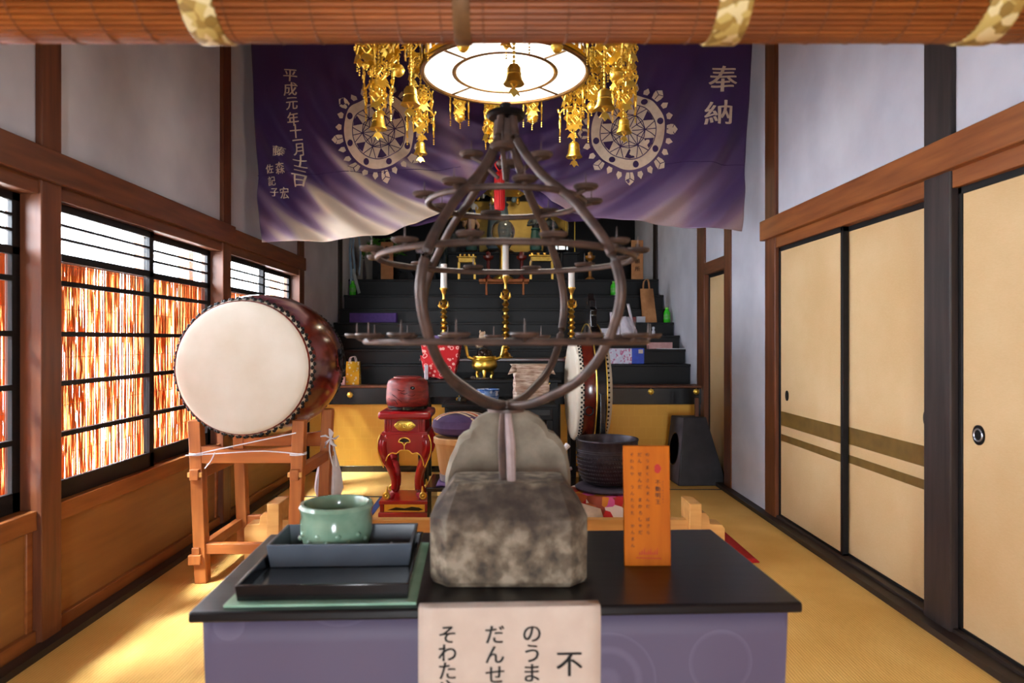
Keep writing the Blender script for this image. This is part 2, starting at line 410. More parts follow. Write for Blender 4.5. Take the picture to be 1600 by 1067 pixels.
for y0, y1 in ((YF, 2.735), (2.86, 4.51), (4.64, 6.2)): mb.bx(-2.0, -1.862, y0, y1, 1.825, 1.9)
struct(mb.build('trim_3', brownY, bevel=.003))
struct(MB().bx(-1.985, -1.828, YF, 4.665, 1.882, 2.012).build('trim_4', brownY, bevel=.005))
struct(MB().bx(-1.985, -1.84, 4.665, 6.36, 1.882, 2.0).build('trim_5', brownY, bevel=.005))
pil = [(-2.0, -1.85, 2.735, 2.86), (-2.0, -1.85, 4.51, 4.64), (-2.0, -1.85, 6.2, 6.34)]
for i, p in enumerate(pil): struct(MB().bx(*p, -.02, 3.6).build('trim_%d' % (6+i), brownZ, bevel=.005))
struct(MB().bx(-1.9, -1.84, 7.66, 7.8, 0, 3.6).build('trim_9', darkZ, bevel=.004))
mb = MB(); mb.rbx((-1.842, 2.80, 1.99), (.012, .02, .008), (.5, 0, 0)); mb.rbx((-1.842, 2.83, 1.985), (.012, .02, .008), (-.5, 0, 0))
tag(mb.build('nail_hook', brass), 'pair of small brass nails at the top left beam joint', 'nail')
# windows of the left wall
def window(n, y0, y1):
    x = -1.912; mid = (y0+y1)/2
    root = bpy.data.objects.new('window_%d' % n, None); COL.objects.link(root); root.location = (x, mid, .55); ORG[root.name] = Vector(root.location); struct(root)
    for k, (a, b, xx) in enumerate(((y0, mid+.03, x), (mid+.022, y1, x-.034))):
        mb = MB(); t = .010
        mb.bx(xx-t, xx+t, a, a+.045, .555, 1.825); mb.bx(xx-t, xx+t, b-.045, b, .555, 1.825)
        mb.bx(xx-t, xx+t, a, b, .555, .635); mb.bx(xx-t, xx+t, a, b, 1.79, 1.825); mb.bx(xx-t, xx+t, a, b, 1.578, 1.612)
        fr = mb.build('sash', sashm, root, bevel=.002)
        mb = MB()
        for z in (1.484, 1.265, 1.052, .833): mb.bx(xx-.012, xx+.012, a+.04, b-.04, z-.011, z+.011)
        for z in (1.735, 1.675): mb.bx(xx-.01, xx+.01, a+.04, b-.04, z-.006, z+.006)
        mb.build('glazing_bar', sashm, fr)
        MB().bx(xx-.0025, xx+.0025, a+.04, b-.04, .63, 1.795).build('pane', glass, fr)
window(1, YF+.05, 2.735); window(2, 2.86, 4.51); window(3, 4.64, 6.2)
def reeds(y0, y1, label):
    mb = MB(); y = y0
    while y < y1:
        x = -2.03 + random.uniform(-.004, .004); seg = 18; ph = random.uniform(0, 6); fr = random.uniform(.5, 1.1)
        lean = random.uniform(-.003, .003)
        pts = [(x, y + lean*(k/seg-.5) + .0016*sin(ph+k*fr) + random.uniform(-.0006, .0006), .5 + 1.1*k/seg) for k in range(seg+1)]
        mb.tube(pts, [random.uniform(.0024, .0034) for _ in pts], 5)
        y += .0043 + (random.uniform(.0012, .0036) if random.random() < .4 else 0)
    o = thing('reed_screen', label, 'blind', (-2.03, (y0+y1)/2, .5), 'reed screens outside the left windows')
    mb.build('reeds', reedm, o)['kind'] = 'stuff'
    c = MB()
    for z in (.72, .94, 1.16, 1.38, 1.58): c.tube([(-2.022, y0, z), (-2.022, y1, z)], .0018, 5)
    c.build('binding_cord', kraft, o)
    MB().bx(-2.045, -2.018, y0, y1, 1.59, 1.612).build('top_batten', warmY, o)
reeds(YF+.05, 2.96, 'sunlit orange reed screen behind the nearest window at the left edge')
reeds(2.975, 4.86, 'sunlit orange reed screen behind the wide window left of the big drum')
reeds(4.875, 6.65, 'reed screen behind the farthest window, mostly hidden by the big drum')
for i, (y, w) in enumerate(((4.36, .07), (4.95, .07), (6.9, .08), (1.6, .08))):
    struct(MB().bx(-2.36, -2.28, y, y+w, -.6, 2.5).build('trim_%d' % (40+i), warmY))
struct(MB().bx(-2.36, -2.28, .9, 6.6, 2.45, 2.55).build('trim_46', warmY))
struct(MB().bx(-2.62, -1.99, .9, 6.6, 2.46, 2.5).build('trim_47', warmY))     # unseen eave board, added to block high sun at the windows
# right wall
mb = MB(); mb.bx(1.875, 1.99, YF, 4.66, 2.0, 3.62); mb.bx(1.86, 1.99, 4.84, 5.57, -.05, 3.62); mb.bx(1.87, 1.99, 5.74, 6.31, 1.95, 3.62); mb.bx(1.86, 1.99, 6.54, YB, -.05, 3.62)
mb.bx(1.955, 1.99, YF, 4.66, -.05, 2.0); mb.bx(1.955, 1.99, 5.74, 6.31, -.05, 1.95)
struct(mb.build('wall_right', plaster))
struct(MB().bx(1.82, 1.985, YF, 4.86, 1.94, 2.078).build('trim_10', warmY, bevel=.005))
mb = MB()
for y0, y1 in ((YF, 2.83), (3.01, 4.66)): mb.bx(1.858, 1.985, y0, y1, 1.868, 1.95)
struct(mb.build('trim_11', warmY, bevel=.003))
mb = MB()
for y0, y1 in ((YF, 2.83), (3.01, 4.66)): mb.bx(1.86, 1.985, y0, y1, -.02, .045)
struct(mb.build('trim_12', darkY, bevel=.003))
struct(MB().bx(1.80, 1.862, YF, 6.4, -.01, .03).build('baseboard_right', darkY))
struct(MB().bx(1.85, 1.985, 2.83, 3.01, -.02, 3.6).build('trim_13', darkZ, bevel=.006))
struct(MB().bx(1.85, 1.985, 4.66, 4.84, -.02, 3.6).build('trim_14', brownZ, bevel=.006))
struct(MB().bx(1.85, 1.985, 5.57, 5.74, -.02, 3.6).build('trim_15', brownZ, bevel=.005))
struct(MB().bx(1.85, 1.985, 6.31, 6.54, -.02, 3.6).build('trim_16', brownZ, bevel=.005))
struct(MB().bx(1.852, 1.985, 5.74, 6.31, 1.84, 1.95).build('trim_17', brownY, bevel=.004))
struct(MB().bx(1.84, 1.9, 8.24, 8.42, 0, 3.6).build('trim_18', darkZ, bevel=.004))
def fus(n, x, y0, y1, pull=None, stripes=True, z0=.035, z1=1.87, pr=.022):
    o = struct(MB().bx(x, x+.022, y0+.02, y1-.02, z0+.02, z1-.015).build('door_%d' % n, fusuma))
    mb = MB(); t = .006
    mb.bx(x-t, x+.028, y0, y0+.026, z0, z1); mb.bx(x-t, x+.028, y1-.026, y1, z0, z1)
    mb.bx(x-t, x+.028, y0, y1, z0, z0+.022); mb.bx(x-t, x+.028, y0, y1, z1-.03, z1)
    mb.build('frame', sashm, o, bevel=.003)
    if stripes:
        mb = MB(); mb.bx(x-.0012, x+.01, y0+.026, y1-.026, .662, .757); mb.bx(x-.0012, x+.01, y0+.026, y1-.026, .558, .603)
        mb.build('stripe', stripem, o)
    if pull:
        y, z = pull
        MB().lathe([(pr, -.006), (pr, .002), (pr*.72, .002), (pr*.62, -.004+.012), (.0001, .008)], (x, y, z), 24, 'X', 1, 1.55 if pr < .03 else 1.2).build('pull', blackmetal, o)
        if pr > .03: MB().ring((x-.005, y, z), pr*.72, .004, 'X').build('pull_ring', M('steel', (190, 190, 200), (170, 170, 180), 20, rough=.3, metal=.9), o, label='silver ring set in the door pull')
fus(1, 1.882, 3.78, 4.66, (4.53, .87)); fus(2, 1.916, 3.0, 3.83, (3.085, .885), pr=.026)
fus(3, 1.888, 1.75, 2.83, (2.71, .862), False, pr=.033); fus(4, 1.92, YF, 1.8, None, False)
fus(5, 1.90, 5.74, 6.31, None, False, .02, 1.84)
# dark recess at the back and front lintel
struct(MB().bx(-2, 2, YB-.02, YB+.06, -.05, 3.62).build('wall_back', blackw))
mb = MB(); mb.bx(-2, 2, .78, YF-.01, 2.05, 3.62); 
struct(mb.build('wall_front', plaster))
struct(MB().bx(-1.86, 1.86, 6.44, 6.6, 2.75, 3.0).build('trim_19', darkY))
struct(MB().bx(-2.1, 2.1, .84, YF+.03, 1.93, 2.08).build('trim_20', brownY))
for i, x in enumerate((-1.98, 1.86)): struct(MB().bx(x, x+.12, .84, .97, -.5, 3.6).build('trim_%d' % (21+i), brownZ))
# unseen chamber round the camera, added with a narrow opening to cut front light
struct(MB().bx(-2.6, 2.6, -3.2, .80, 2.62, 2.70).build('ceiling_blocker', wood('blocker_ceiling_wood', (110, 74, 46), (84, 54, 32), 'Y', 5)))
struct(MB().bx(-2.6, 2.6, -3.2, .80, -.12, -.04).build('floor_blocker', wood('blocker_floor_wood', (120, 84, 54), (92, 62, 38), 'X', 5)))
mb = MB(); mb.bx(-2.65, -2.5, -3.2, .80, -.1, 2.7); mb.bx(2.5, 2.65, -3.2, .80, -.1, 2.7); mb.bx(-2.6, 2.6, -3.2, -3.1, 1.95, 2.7); mb.bx(-2.6, -.36, -3.2, -3.1, -.1, 2.0); mb.bx(.36, 2.6, -3.2, -3.1, -.1, 2.0)
struct(mb.build('wall_blocker', panelY))
portal((-2.6, 3.6, 1.2), (0, -pi/2, 0), 1.5, 5.6)
portal((0, -3.15, .9), (pi/2, 0, 0), 0.74, 2.1)
# gold-leaf dado and beam in front of the altar
for nm, x0, x1 in (('left', -1.86, -.52), ('right', .5, 1.86)):
    mb = MB().bx(x0, x1, 6.43, 6.46, .05, .635)
    o = thing('gilt_dado', 'gold leaf dado under the altar step %s' % ('behind the big drum stand' if nm == 'left' else 'beside the black wedge box'), 'panel', ((x0+x1)/2, 6.44, 0), 'gold leaf dados of the altar front')
    mb.build('leaf_board', goldleaf, o)
    f = MB(); f.bx(x0, x1, 6.415, 6.46, 0, .055)
    xs = [x0+.02, x1-.02] + ([-1.0] if nm == 'left' else [1.35])
    for x in (xs if nm == 'left' else xs[:2]): f.bx(x-.014, x+.014, 6.42, 6.46, .05, .64)
    f.build('frame', lacq, o, bevel=.002)
o = thing('altar_beam', 'black lacquered altar beam with gilt studs above the gold panels', 'beam', (0, 6.42, .635))
MB().bx(-1.86, 1.86, 6.40, 6.60, .635, .79).build('rail', lacq, o, bevel=.005)
MB().bx(-1.86, 1.86, 6.385, 6.62, .79, .812).build('cap_board', brownY, o, bevel=.004)
for px in (547, 944, 1017, 1088):
    x = PX(px, 6.4); z = PZ(612 if px > 600 else 617, 6.4)
    mb = MB().lathe([(.028, .004), (.028, -.004), (.016, -.012), (.0001, -.016)], (x, 6.398, z), 16, 'Y', squash=lambda a: 1+.1*cos(8*a))
    mb.ring((x, 6.39, z), .018, .004, 'Y', 16, 6).build('stud', gold, o)
# stepped black tiers
T = [(6.78, 1.0), (6.97, 1.145), (7.2, 1.287), (7.45, 1.43), (7.68, 1.59), (7.93, 1.76), (8.18, 1.965)]
o = thing('stepped_altar', 'black wooden altar rising in steps behind the brass candlesticks', 'altar', (0, 7.4, 0))
prev = .812
for i, (y, z) in enumerate(T):
    MB().bx(-1.85, 1.85, y, 9.3 if i == 6 else T[i+1][0]+.03, prev-.03, z-.022).build('riser', blackw, o)
    MB().bx(-1.853, 1.853, y-.02, 9.3 if i == 6 else T[i+1][0]+.03, z-.024, z).build('tread', blackw, o, bevel=.004)
    prev = z
MB().bx(-1.85, 1.85, 6.63, 6.79, 0, .80).build('riser', blackw, o)
def tier(i): return T[i]
# ------------------------------------------------------------------ front table and what stands on it
TZ = .66; TC = Vector((-.018, 1.775, 0)); TYAW = radians(2.4)
def tt(x, y, z): # table space to world
    c, s_ = cos(TYAW), sin(TYAW); return (TC.x + x*c - y*s_, TC.y + x*s_ + y*c, z)
def tm(mb): return mb.xf(Matrix.Translation(TC) @ Matrix.Rotation(TYAW, 4, 'Z'))
o = thing('offering_table', 'long black wooden table draped with lilac cloth at the very front', 'table', (TC.x, TC.y, 0))
tm(MB().bx(-.668, .668, -.295, .295, TZ-.024, TZ)).build('tabletop', tablem, o, bevel=.006)
for sx in (-1, 1):
    for sy in (-1, 1): tm(MB().bx(sx*.6-.025, sx*.6+.025, sy*.24-.025, sy*.24+.025, 0, TZ-.024)).build('leg', lacq, o)
def skirt(u, v):
    per = [(-.645, .26), (-.645, -.268), (.645, -.268), (.645, .26)]
    L = [.528, 1.29, .528]; d = u*sum(L)
    for i in range(3):
        if d <= L[i] or i == 2:
            t = min(d/L[i], 1); x = per[i][0]+(per[i+1][0]-per[i][0])*t; y = per[i][1]+(per[i+1][1]-per[i][1])*t; break
        d -= L[i]
    w = .006*sin(u*52)*v + .004*sin(u*23+1)*v
    k = 1 - .035*v*(abs(x) > .6)
    return tt(x*k, y + (w if i == 1 else 0), TZ-.024 - v*.58)
MB().grid(skirt, 120, 10).build('cloth_skirt', damask, o, thick=.003)
# paper sheet with writing hanging from the front edge
o = thing('chant_sheet', 'white paper sheet with large black handwriting hanging from the lilac table front', 'paper', tt(.03, -.305, .2))
x0, x1 = -.178, .216
def sheet(u, v):
    x = x0 + (x1-x0)*u
    if v < .06: return tt(x, -.270 - .031*v/.06, TZ+.0025)
    d = (v-.06)/.94; return tt(x, -.3015 - .002*sin(d*5+u), TZ+.0025 - d*.46)
MB().grid(sheet, 12, 34).build('sheet', paper, o, thick=.0012)
def sp(x, z): return tt(x, -.3060, z)
mb = MB(); yy = 1.47
def wx(px): return PX(px, yy) - TC.x
for txt, px, py, sz, st in (('不動明王', 881, 1040, .060, .075), ('のうまく', 822, 991, .045, .042), ('だんせん', 764, 991, .045, .043), ('そわたや', 690, 990, .043, .0385)):
    write(mb, txt, sp, wx(px), PZ(py, yy), sz, st)
mb.build('lettering', ink, o)
# wooden plaque
o = thing('wooden_plaque', 'upright orange wooden plaque with columns of small black writing on the black table', 'sign', (PX(1012, 1.76), 1.76, TZ))
x0, x1, zt = PX(975, 1.76), PX(1047.5, 1.76), .305
def pl(x, z): # x from centre, z up the board
    return ((x0+x1)/2 + x, 1.752 + z*.06, TZ + z)
w = (x1-x0)/2; mb = MB(); th = .011
mb.add([pl(-w, 0), pl(w, 0), pl(w, zt), pl(-w, zt)] + [tuple(Vector(pl(a, b)) + Vector((0, th, .0))) for a, b in ((-w, 0), (w, 0), (w, zt), (-w, zt))],
       [(0,1,2,3), (7,6,5,4), (0,4,5,1), (1,5,6,2), (2,6,7,3), (3,7,4,0)])
mb.build('board', plaquew, o, bevel=.0015)
mb = MB(); mb.bx((x0+x1)/2-.04, (x0+x1)/2+.04, 1.765, 1.80, TZ, TZ+.02); mb.build('foot', plaquew, o)
def pf(x, z): p = Vector(pl(x, z)); return (p.x, p.y-.0008, p.z)
mb = MB()
for i, (txt, cx, z0, sz, st) in enumerate((('不動明王', .028, .212, .014, .0165), ('のうまくさんまんだ ばさら', .002, .283, .0105, .0165), ('だん せんだ まかろしゃだ', -.018, .283, .0115, .0165), ('そわたや うんたらた かんまん', -.038, .283, .0105, .0165))):
    write(mb, txt, pf, cx, z0, sz, st)
write(mb, 'ふどうみょうおう', pf, .041, .214, .0045, .0075)
mb.build('lettering', ink, o)
mb = MB()
mb.add([pf(.028 + .0085*cos(2*pi*k/14)*(1+.14*cos(5*2*pi*k/14)), .247 + .012*sin(2*pi*k/14)) for k in range(14)], [tuple(range(14))])
for k in range(9): # faint red stamped border at the foot
    x = -.022 + k*.0055; mb.add([pf(x, .028), pf(x+.0035, .030), pf(x+.003, .036 + .006*(k % 3)), pf(x+.0005, .034)], [(0, 1, 2, 3)])
mb.add([pf(-.03, .020), pf(.035, .018), pf(.035, .020), pf(-.03, .022)], [(0, 1, 2, 3)])
mb.build('red_seal', redink, o)
# glass sheet, trays, pot
tag(tm(MB().bx(-.60, -.185, -.275, .168, TZ+.0005, TZ+.0065)).build('glass_sheet', greenglass, bevel=.001), 'flat greenish glass sheet under the black trays on the table', 'glass')
# table-space coordinates, shifted by the table transform
def trayw(name, label, mat, X0, X1, Y0, Y1, z0, h, fl):
    o = thing(name, label, 'tray', tt((X0+X1)/2, (Y0+Y1)/2, z0))
    def rect(e, z): return [tt(X0-e, Y0-e, z), tt(X1+e, Y0-e, z), tt(X1+e, Y1+e, z), tt(X0-e, Y1+e, z)]
    th = .007; L = [rect(0, z0), rect(fl, z0+h), rect(fl-th, z0+h), rect(-th, z0+.006)]
    vs = sum(L, []); fs = [(3, 2, 1, 0), (12, 13, 14, 15)]
    for a in range(3):
        for k in range(4): fs.append((a*4+k, a*4+(k+1) % 4, (a+1)*4+(k+1) % 4, (a+1)*4+k))
    MB().add(vs, fs).build('body', mat, o, bevel=.0022); return o
o = trayw('large_tray', 'large shallow black lacquer tray lying on the glass sheet', lacq, -.578, -.205, -.255, .145, TZ+.0068, .036, .004)
o = trayw('small_tray', 'smaller blue-grey tray standing in the large black tray', greyblue, -.566, -.222, -.052, .125, TZ+.0135, .058, .008)
MB().add([tt(-.558, -.044, TZ+.0202), tt(-.23, -.044, TZ+.0202), tt(-.23, .117, TZ+.0202), tt(-.558, .117, TZ+.0202)], [(0, 1, 2, 3)]).build('tray_lining', lacq, o)
pc = (PX(526, 1.82), 1.82)
o = thing('celadon_pot', 'round green celadon incense pot in the blue-grey tray', 'pot', (pc[0], pc[1], TZ+.021))
prof = [(.055, 0), (.074, .003), (.089, .02), (.0945, .05), (.094, .08), (.0915, .093), (.0945, .102), (.0975, .112), (.093, .12), (.085, .1205), (.080, .114), (.078, .09), (.076, .06)]
MB().lathe([(r, TZ+.0205+z*1.06) for r, z in prof], (pc[0], pc[1], 0), 40).build('bowl', celadon, o)
MB().lathe([(.0001, .078), (.078, .075)], (pc[0], pc[1], TZ+.021), 24).build('ash', M('ash', (120, 104, 84), (90, 76, 60), 40, rough=.95, bump=.4), o)
mb = MB()
for k in range(9):
    a = -pi*.86 + k*pi*.09; 
    for j in range(3):
        if (k+j) % 2: mb.sph((pc[0]+.0925*cos(a), pc[1]+.0925*sin(a), TZ+.048+j*.016), (.008, .008, .007), 8, 5)
mb.build('relief_flowers', celadon, o)
x, y = PX(612, 1.86), 1.83
mb = MB(); mb.ring((x, y, TZ+.026), .008, .0028, 'Z', 16, 6); mb.sph((x+.004, y, TZ+.034), .005, 8, 6)
tag(mb.build('metal_ring', M('steel', (190, 190, 200), (170, 170, 180), 20, rough=.3, metal=.9)), 'tiny silver metal ring lying in the blue-grey tray right of the green pot', 'ring')
# iron candle stand
AX, AY = .006, 1.72
o = thing('candle_stand', 'tall rusty iron globe-shaped candle stand set in a grey stone block', 'candle stand', (AX, AY, TZ))
bc = (.012, 1.715)
def slab(x, yf, yb, ch, z): # chamfered rectangle
    return [(bc[0]-x+ch, yf, z), (bc[0]+x-ch, yf, z), (bc[0]+x, yf+ch, z), (bc[0]+x, yb-ch, z), (bc[0]+x-ch, yb, z), (bc[0]-x+ch, yb, z), (bc[0]-x, yb-ch, z), (bc[0]-x, yf+ch, z)]
L = [slab(.180, 1.597, 1.855, .038, TZ+.001), slab(.187, 1.59, 1.86, .042, TZ+.014), slab(.189, 1.591, 1.86, .044, TZ+.158), slab(.186, 1.596, 1.857, .042, TZ+.164), slab(.142, 1.668, 1.83, .018, TZ+.225), slab(.138, 1.673, 1.826, .016, TZ+.228)]
mb = MB(); vs = sum(L, []); fs = [tuple(range(7, -1, -1)), tuple(range(40, 48))]
for a in range(5):
    for k in range(8): fs.append((a*8+k, a*8+(k+1) % 8, (a+1)*8+(k+1) % 8, (a+1)*8+k))
mb.add(vs, fs); mb.build('stone_base', stone, o, flatshade=True, bevel=.003)
mb = MB(); mb.tube([(AX-.008, AY, TZ+.215), (AX-.011, AY, 1.0), (AX-.004, AY, 1.075)], .009, 8); mb.build('post', iron, o)
mb = MB(); mb.tube([(AX+.014, AY-.012, TZ+.215), (AX+.011, AY-.006, .98), (AX+.002, AY, 1.07)], [.011, .013, .009], 8)
mb.build('post', M('iron_pale', (176, 160, 160), (150, 132, 128), 20, rough=.4, metal=.3), o)
mb = MB().lathe([(.024, 1.058), (.047, 1.06), (.047, 1.067), (.02, 1.07), (.02, 1.084), (.0001, 1.086)], (AX, AY, 0), 24); mb.build('hub', iron, o)
prof = [(.012, 1.077), (.044, 1.0775), (.105, 1.089), (.1715, 1.113), (.225, 1.135), (.268, 1.16), (.31, 1.198), (.339, 1.24), (.363, 1.29), (.374, 1.347), (.358, 1.405), (.322, 1.463), (.2416, 1.548), (.19, 1.588), (.143, 1.622), (.096, 1.668), (.06, 1.71), (.036, 1.745), (.026, 1.785), (.024, 1.80)]
def smooth(pts, n=3):
    out = []
    for i in range(len(pts)-1):
        p0, p1, p2, p3 = (Vector(pts[max(0, min(len(pts)-1, i+k))]) for k in (-1, 0, 1, 2))
        for k in range(n):
            t = k/n; out.append(.5*((2*p1) + (p2-p0)*t + (2*p0-5*p1+4*p2-p3)*t*t + (3*p1-p0-3*p2+p3)*t**3))
    return out + [Vector(pts[-1])]
for th in (50, 118, 230, 298):
    a = radians(-th) # angle from +X, towards the camera for the first pair
    mb = MB().tube(smooth([(AX + r*cos(a), AY + r*sin(a), z) for r, z in prof]), .0112, 10); mb.build('rib', iron, o)
MB().lathe([(.0001, 1.795), (.044, 1.797), (.05, 1.803), (.046, 1.812), (.012, 1.814), (.012, 1.835), (.0001, 1.84)], (AX, AY, 0), 24).build('finial', blackmetal, o)
MB().lathe([(.02, 1.73), (.034, 1.75), (.03, 1.79), (.0001, 1.80)], (AX, AY, 0), 16).build('collar', iron, o)
for R, z, n, ph, tilt in ((.347, 1.236, 16, .1, 0), (.318, 1.442, 12, .3, .0), (.195, 1.583, 8, .2, 0)):
    mb = MB().ring((AX, AY, z), R, .0078, 'Z', 56, 8); rg = mb.build('tier_ring', iron, o)
    for k in range(n):
        a = 2*pi*k/n + ph; d = R + random.uniform(.004, .03); x, y = AX + d*cos(a), AY + d*sin(a); zz = z + .012
        m = MB().lathe([(.0001, zz-.004), (.024, zz-.003), (.03, zz+.003), (.029, zz+.007), (.025, zz+.004), (.0001, zz+.002)], (x, y, 0), 18)
        m.tube([(x, y, zz), (x, y, zz+.034)], [.0022, .0008], 6)
        m.tube([(AX + R*cos(a), AY + R*sin(a), z), (x, y, zz-.002)], .006, 6)
        m.build('candle_dish', iron, rg)
for a, z, d in ((.15, 1.705, .09), (2.95, 1.708, .09), (1.5, 1.70, .08), (4.6, 1.70, .085)):
    x, y = AX + d*cos(a), AY + d*sin(a)
    m = MB().lathe([(.0001, z-.004), (.024, z-.003), (.031, z+.004), (.03, z+.009), (.026, z+.005), (.0001, z+.003)], (x, y, 0), 18)
    m.tube([(x, y, z), (x, y, z+.04)], [.0022, .0008], 6); m.tube([(AX+.02*cos(a), AY+.02*sin(a), z-.06), (AX+.06*cos(a), AY+.06*sin(a), z-.02), (x, y, z-.002)], .006, 6)
    m.build('candle_dish', iron, o)
# scalloped stone behind
Y = 1.985
pts = [(697, 737), (704, 712), (712, 696), (716, 684), (724, 676), (733, 672), (737, 660), (748, 650), (764, 643), (785, 640), (808, 640), (826, 643), (842, 651), (852, 662), (856, 672), (866, 676), (877, 688), (884, 702), (888, 722), (890, 737)]
mb = MB(); Pp = [(PX(a, Y), PZ(b, Y)) for a, b in pts]; Pp = [(Pp[0][0], TZ+.001)] + Pp + [(Pp[-1][0], TZ+.001)]
cxs = sum(p[0] for p in Pp)/len(Pp); 
def inset(k): return [((p[0]-cxs)*k + cxs, TZ+.001+(p[1]-TZ-.001)*k) for p in Pp]
n = len(Pp); vs = []
for k, y in ((.95, Y-.042), (1, Y-.028), (1, Y+.028), (.95, Y+.042)): vs += [(p[0], y, p[1]) for p in inset(k)]
fs = [tuple(range(n)), tuple(range(4*n-1, 3*n-1, -1))]
for a in range(3):
    for k in range(n): fs.append((a*n+k, (a+1)*n+k, (a+1)*n+(k+1) % n, a*n+(k+1) % n))
tag(mb.add(vs, fs).build('scalloped_stone', stone2), 'pale scalloped stone standing on the table behind the candle stand block', 'stone')

# ------------------------------------------------------------------ low wooden rail and red carpet behind the table
Y = 3.69; o = thing('low_rail', 'low pale wooden barrier rail with two end posts on the mats behind the table', 'barrier', (-.1, Y, 0))
xa, xb = PX(435, Y), PX(1080, Y)
MB().bx(xa-.02, xb+.02, Y-.03, Y+.03, .19, .275).build('rail', lightw, o, bevel=.004)
for x, s_ in ((xa, -1), (xb, 1)):
    pst = MB().bx(x-.032, x+.032, Y-.09, Y+.09, .0, .375).build('post', lightw, o, bevel=.004)
    mb = MB(); mb.prism([(x, 0), (x+s_*.165, 0), (x+s_*.165, .235), (x+s_*.15, .256), (x+s_*.085, .26), (x+s_*.08, .30), (x+s_*.06, .32), (x, .32)], Y-.055, Y+.055, 'XZ'); mb.build('stepped_foot', lightw, o, bevel=.003)
tag(MB().grid(lambda u, v: (-.55 + 1.97*u, 3.79 + .72*v, .0055 + .001*sin(9*u)), 20, 8).build('red_carpet', redcloth, thick=.006), 'red felt carpet on the mats behind the barrier rail', 'carpet')
# ------------------------------------------------------------------ big drum on its stand
DX, DZ, Y0, Y1 = -1.31, 1.10, 3.42, 4.14
o = thing('big_drum', 'big red-brown barrel drum with a pale hide on a wooden stand', 'drum', (DX, (Y0+Y1)/2, .715))
def rad(t): return .338 + .05*(1-(2*t-1)**2)
prof = [(rad(t/16), Y0 + (Y1-Y0)*t/16) for t in range(17)]
MB().lathe(prof, (DX, 0, DZ), 56, 'Y').build('body', drumred, o)
for ya, sg in ((Y0, -1), (Y1, 1)):
    pr = [(.0001, ya+sg*.012), (.28, ya+sg*.011), (.318, ya+sg*.008), (.332, ya+sg*.002), (.342, ya-sg*.012), (.348, ya-sg*.035), (.352, ya-sg*.062), (.3505, ya-sg*.064)]
    hd = MB().lathe(pr, (DX, 0, DZ), 56, 'Y').build('drumhead', hide, o)
    mb = MB()
    for row, (dd, rr) in enumerate(((.020, .345), (.042, .350))):
        for k in range(58):
            a = 2*pi*(k+.5*row)/58; mb.sph((DX+rr*cos(a), ya-sg*dd, DZ+rr*sin(a)), (.0115, .0115, .0115), 8, 5)
    mb.build('tack_rows', blackmetal, hd)
a = .1; yk = 3.86
mb = MB().lathe([(.0001, .392), (.05, .386), (.055, .380)], (0, 0, 0), 16, 'X'); mb.xf(Matrix.Translation((DX, yk, DZ)) @ Matrix.Rotation(-a, 4, 'Y')); mb.ring((DX+.40, yk, DZ+.01), .045, .008, 'X', 20, 8); mb.ring((DX+.395, yk, DZ+.07), .02, .007, 'X', 16, 6)
mb.build('ring_handle', blackmetal, o)
o = thing('drum_stand', 'wooden four-legged stand carrying the big drum by the left windows', 'stand', (DX, 3.78, 0))
for sx in (-1, 1):
    for y in (3.50, 4.06):
        MB().bar((DX+sx*.232, y, 0), (DX+sx*.266, y, .83), .062, .06).build('leg', standw, o, bevel=.004)
for y in (3.50, 4.06):
    MB().prism([(DX-.235, .612), (DX+.235, .612), (DX+.235, .70)] + [(DX+.235-.47*k/12, .70-.022*sin(pi*k/12)) for k in range(1, 12)] + [(DX-.235, .70)], y-.026, y+.026).build('cradle_beam', wood('stand_wood_x', (186, 108, 50), (150, 82, 36), 'X', 6, rough=.45), o, bevel=.003)
    MB().bx(DX-.24, DX+.24, y-.02, y+.02, .148, .20).build('stretcher', MATS['stand_wood_x'], o, bevel=.003)
for sx in (-1, 1):
    x = DX+sx*.253
    MB().bx(x-.022, x+.022, 3.44, 4.13, .53, .585).build('side_rail', wood('stand_wood_y', (170, 98, 46), (134, 72, 32), 'Y', 6, rough=.45), o, bevel=.003)
    MB().bx(x-.02, x+.02, 3.46, 4.11, .13, .185).build('side_rail', MATS['stand_wood_y'], o, bevel=.003)
    for y in (3.455, 4.105): MB().bx(x-.036, x+.036, y-.006, y+.006, .545, .57).build('wedge', lightw, o, bevel=.002)
    for y in (3.463, 4.10): MB().bx(x-.034, x+.03, y-.012, y+.012, .10, .15).build('wedge', standw, o, bevel=.003)
o = thing('white_rope', 'thin white rope tied round the legs of the big drum stand', 'rope', (DX, 3.6, .58))
mb = MB()
for sx in (-1, 1):
    x = DX+sx*.255
    for dz in (0, .007): mb.tube([(x+.042*cos(t*pi/8), 3.50+.042*sin(t*pi/8), .685-.0*t+dz-.03) for t in range(16)], .003, 6, True)
mb.tube(smooth([(DX-.3, 3.455, .655), (DX-.1, 3.452, .668), (DX+.1, 3.452, .678), (DX+.3, 3.455, .66)]), .003, 6)
mb.tube(smooth([(DX-.26, 3.45, .66), (DX, 3.46, .715), (DX+.26, 3.45, .77)]), .003, 6)
mb.tube(smooth([(DX-.15, 3.45, .67), (DX-.17, 3.455, .63), (DX-.2, 3.45, .59)]), .003, 6)
mb.build('cord', white, o)
mb = MB(); x, y, z = DX+.29, 4.02, .66
for k in range(5):
    a = k*1.3; mb.tube([(x, y, z), (x+.03*cos(a), y-.01, z+.035*sin(a)), (x+.055*cos(a+.3), y-.02, z+.06*sin(a+.3))], [.006, .016, .008], 7, flat=.4)
for k in range(2): mb.tube(smooth([(x, y, z), (x+.03*k, y-.02, z-.07), (x+.02+.02*k, y-.02, z-.16)]), .004, 6)
mb.build('bow', white, o)
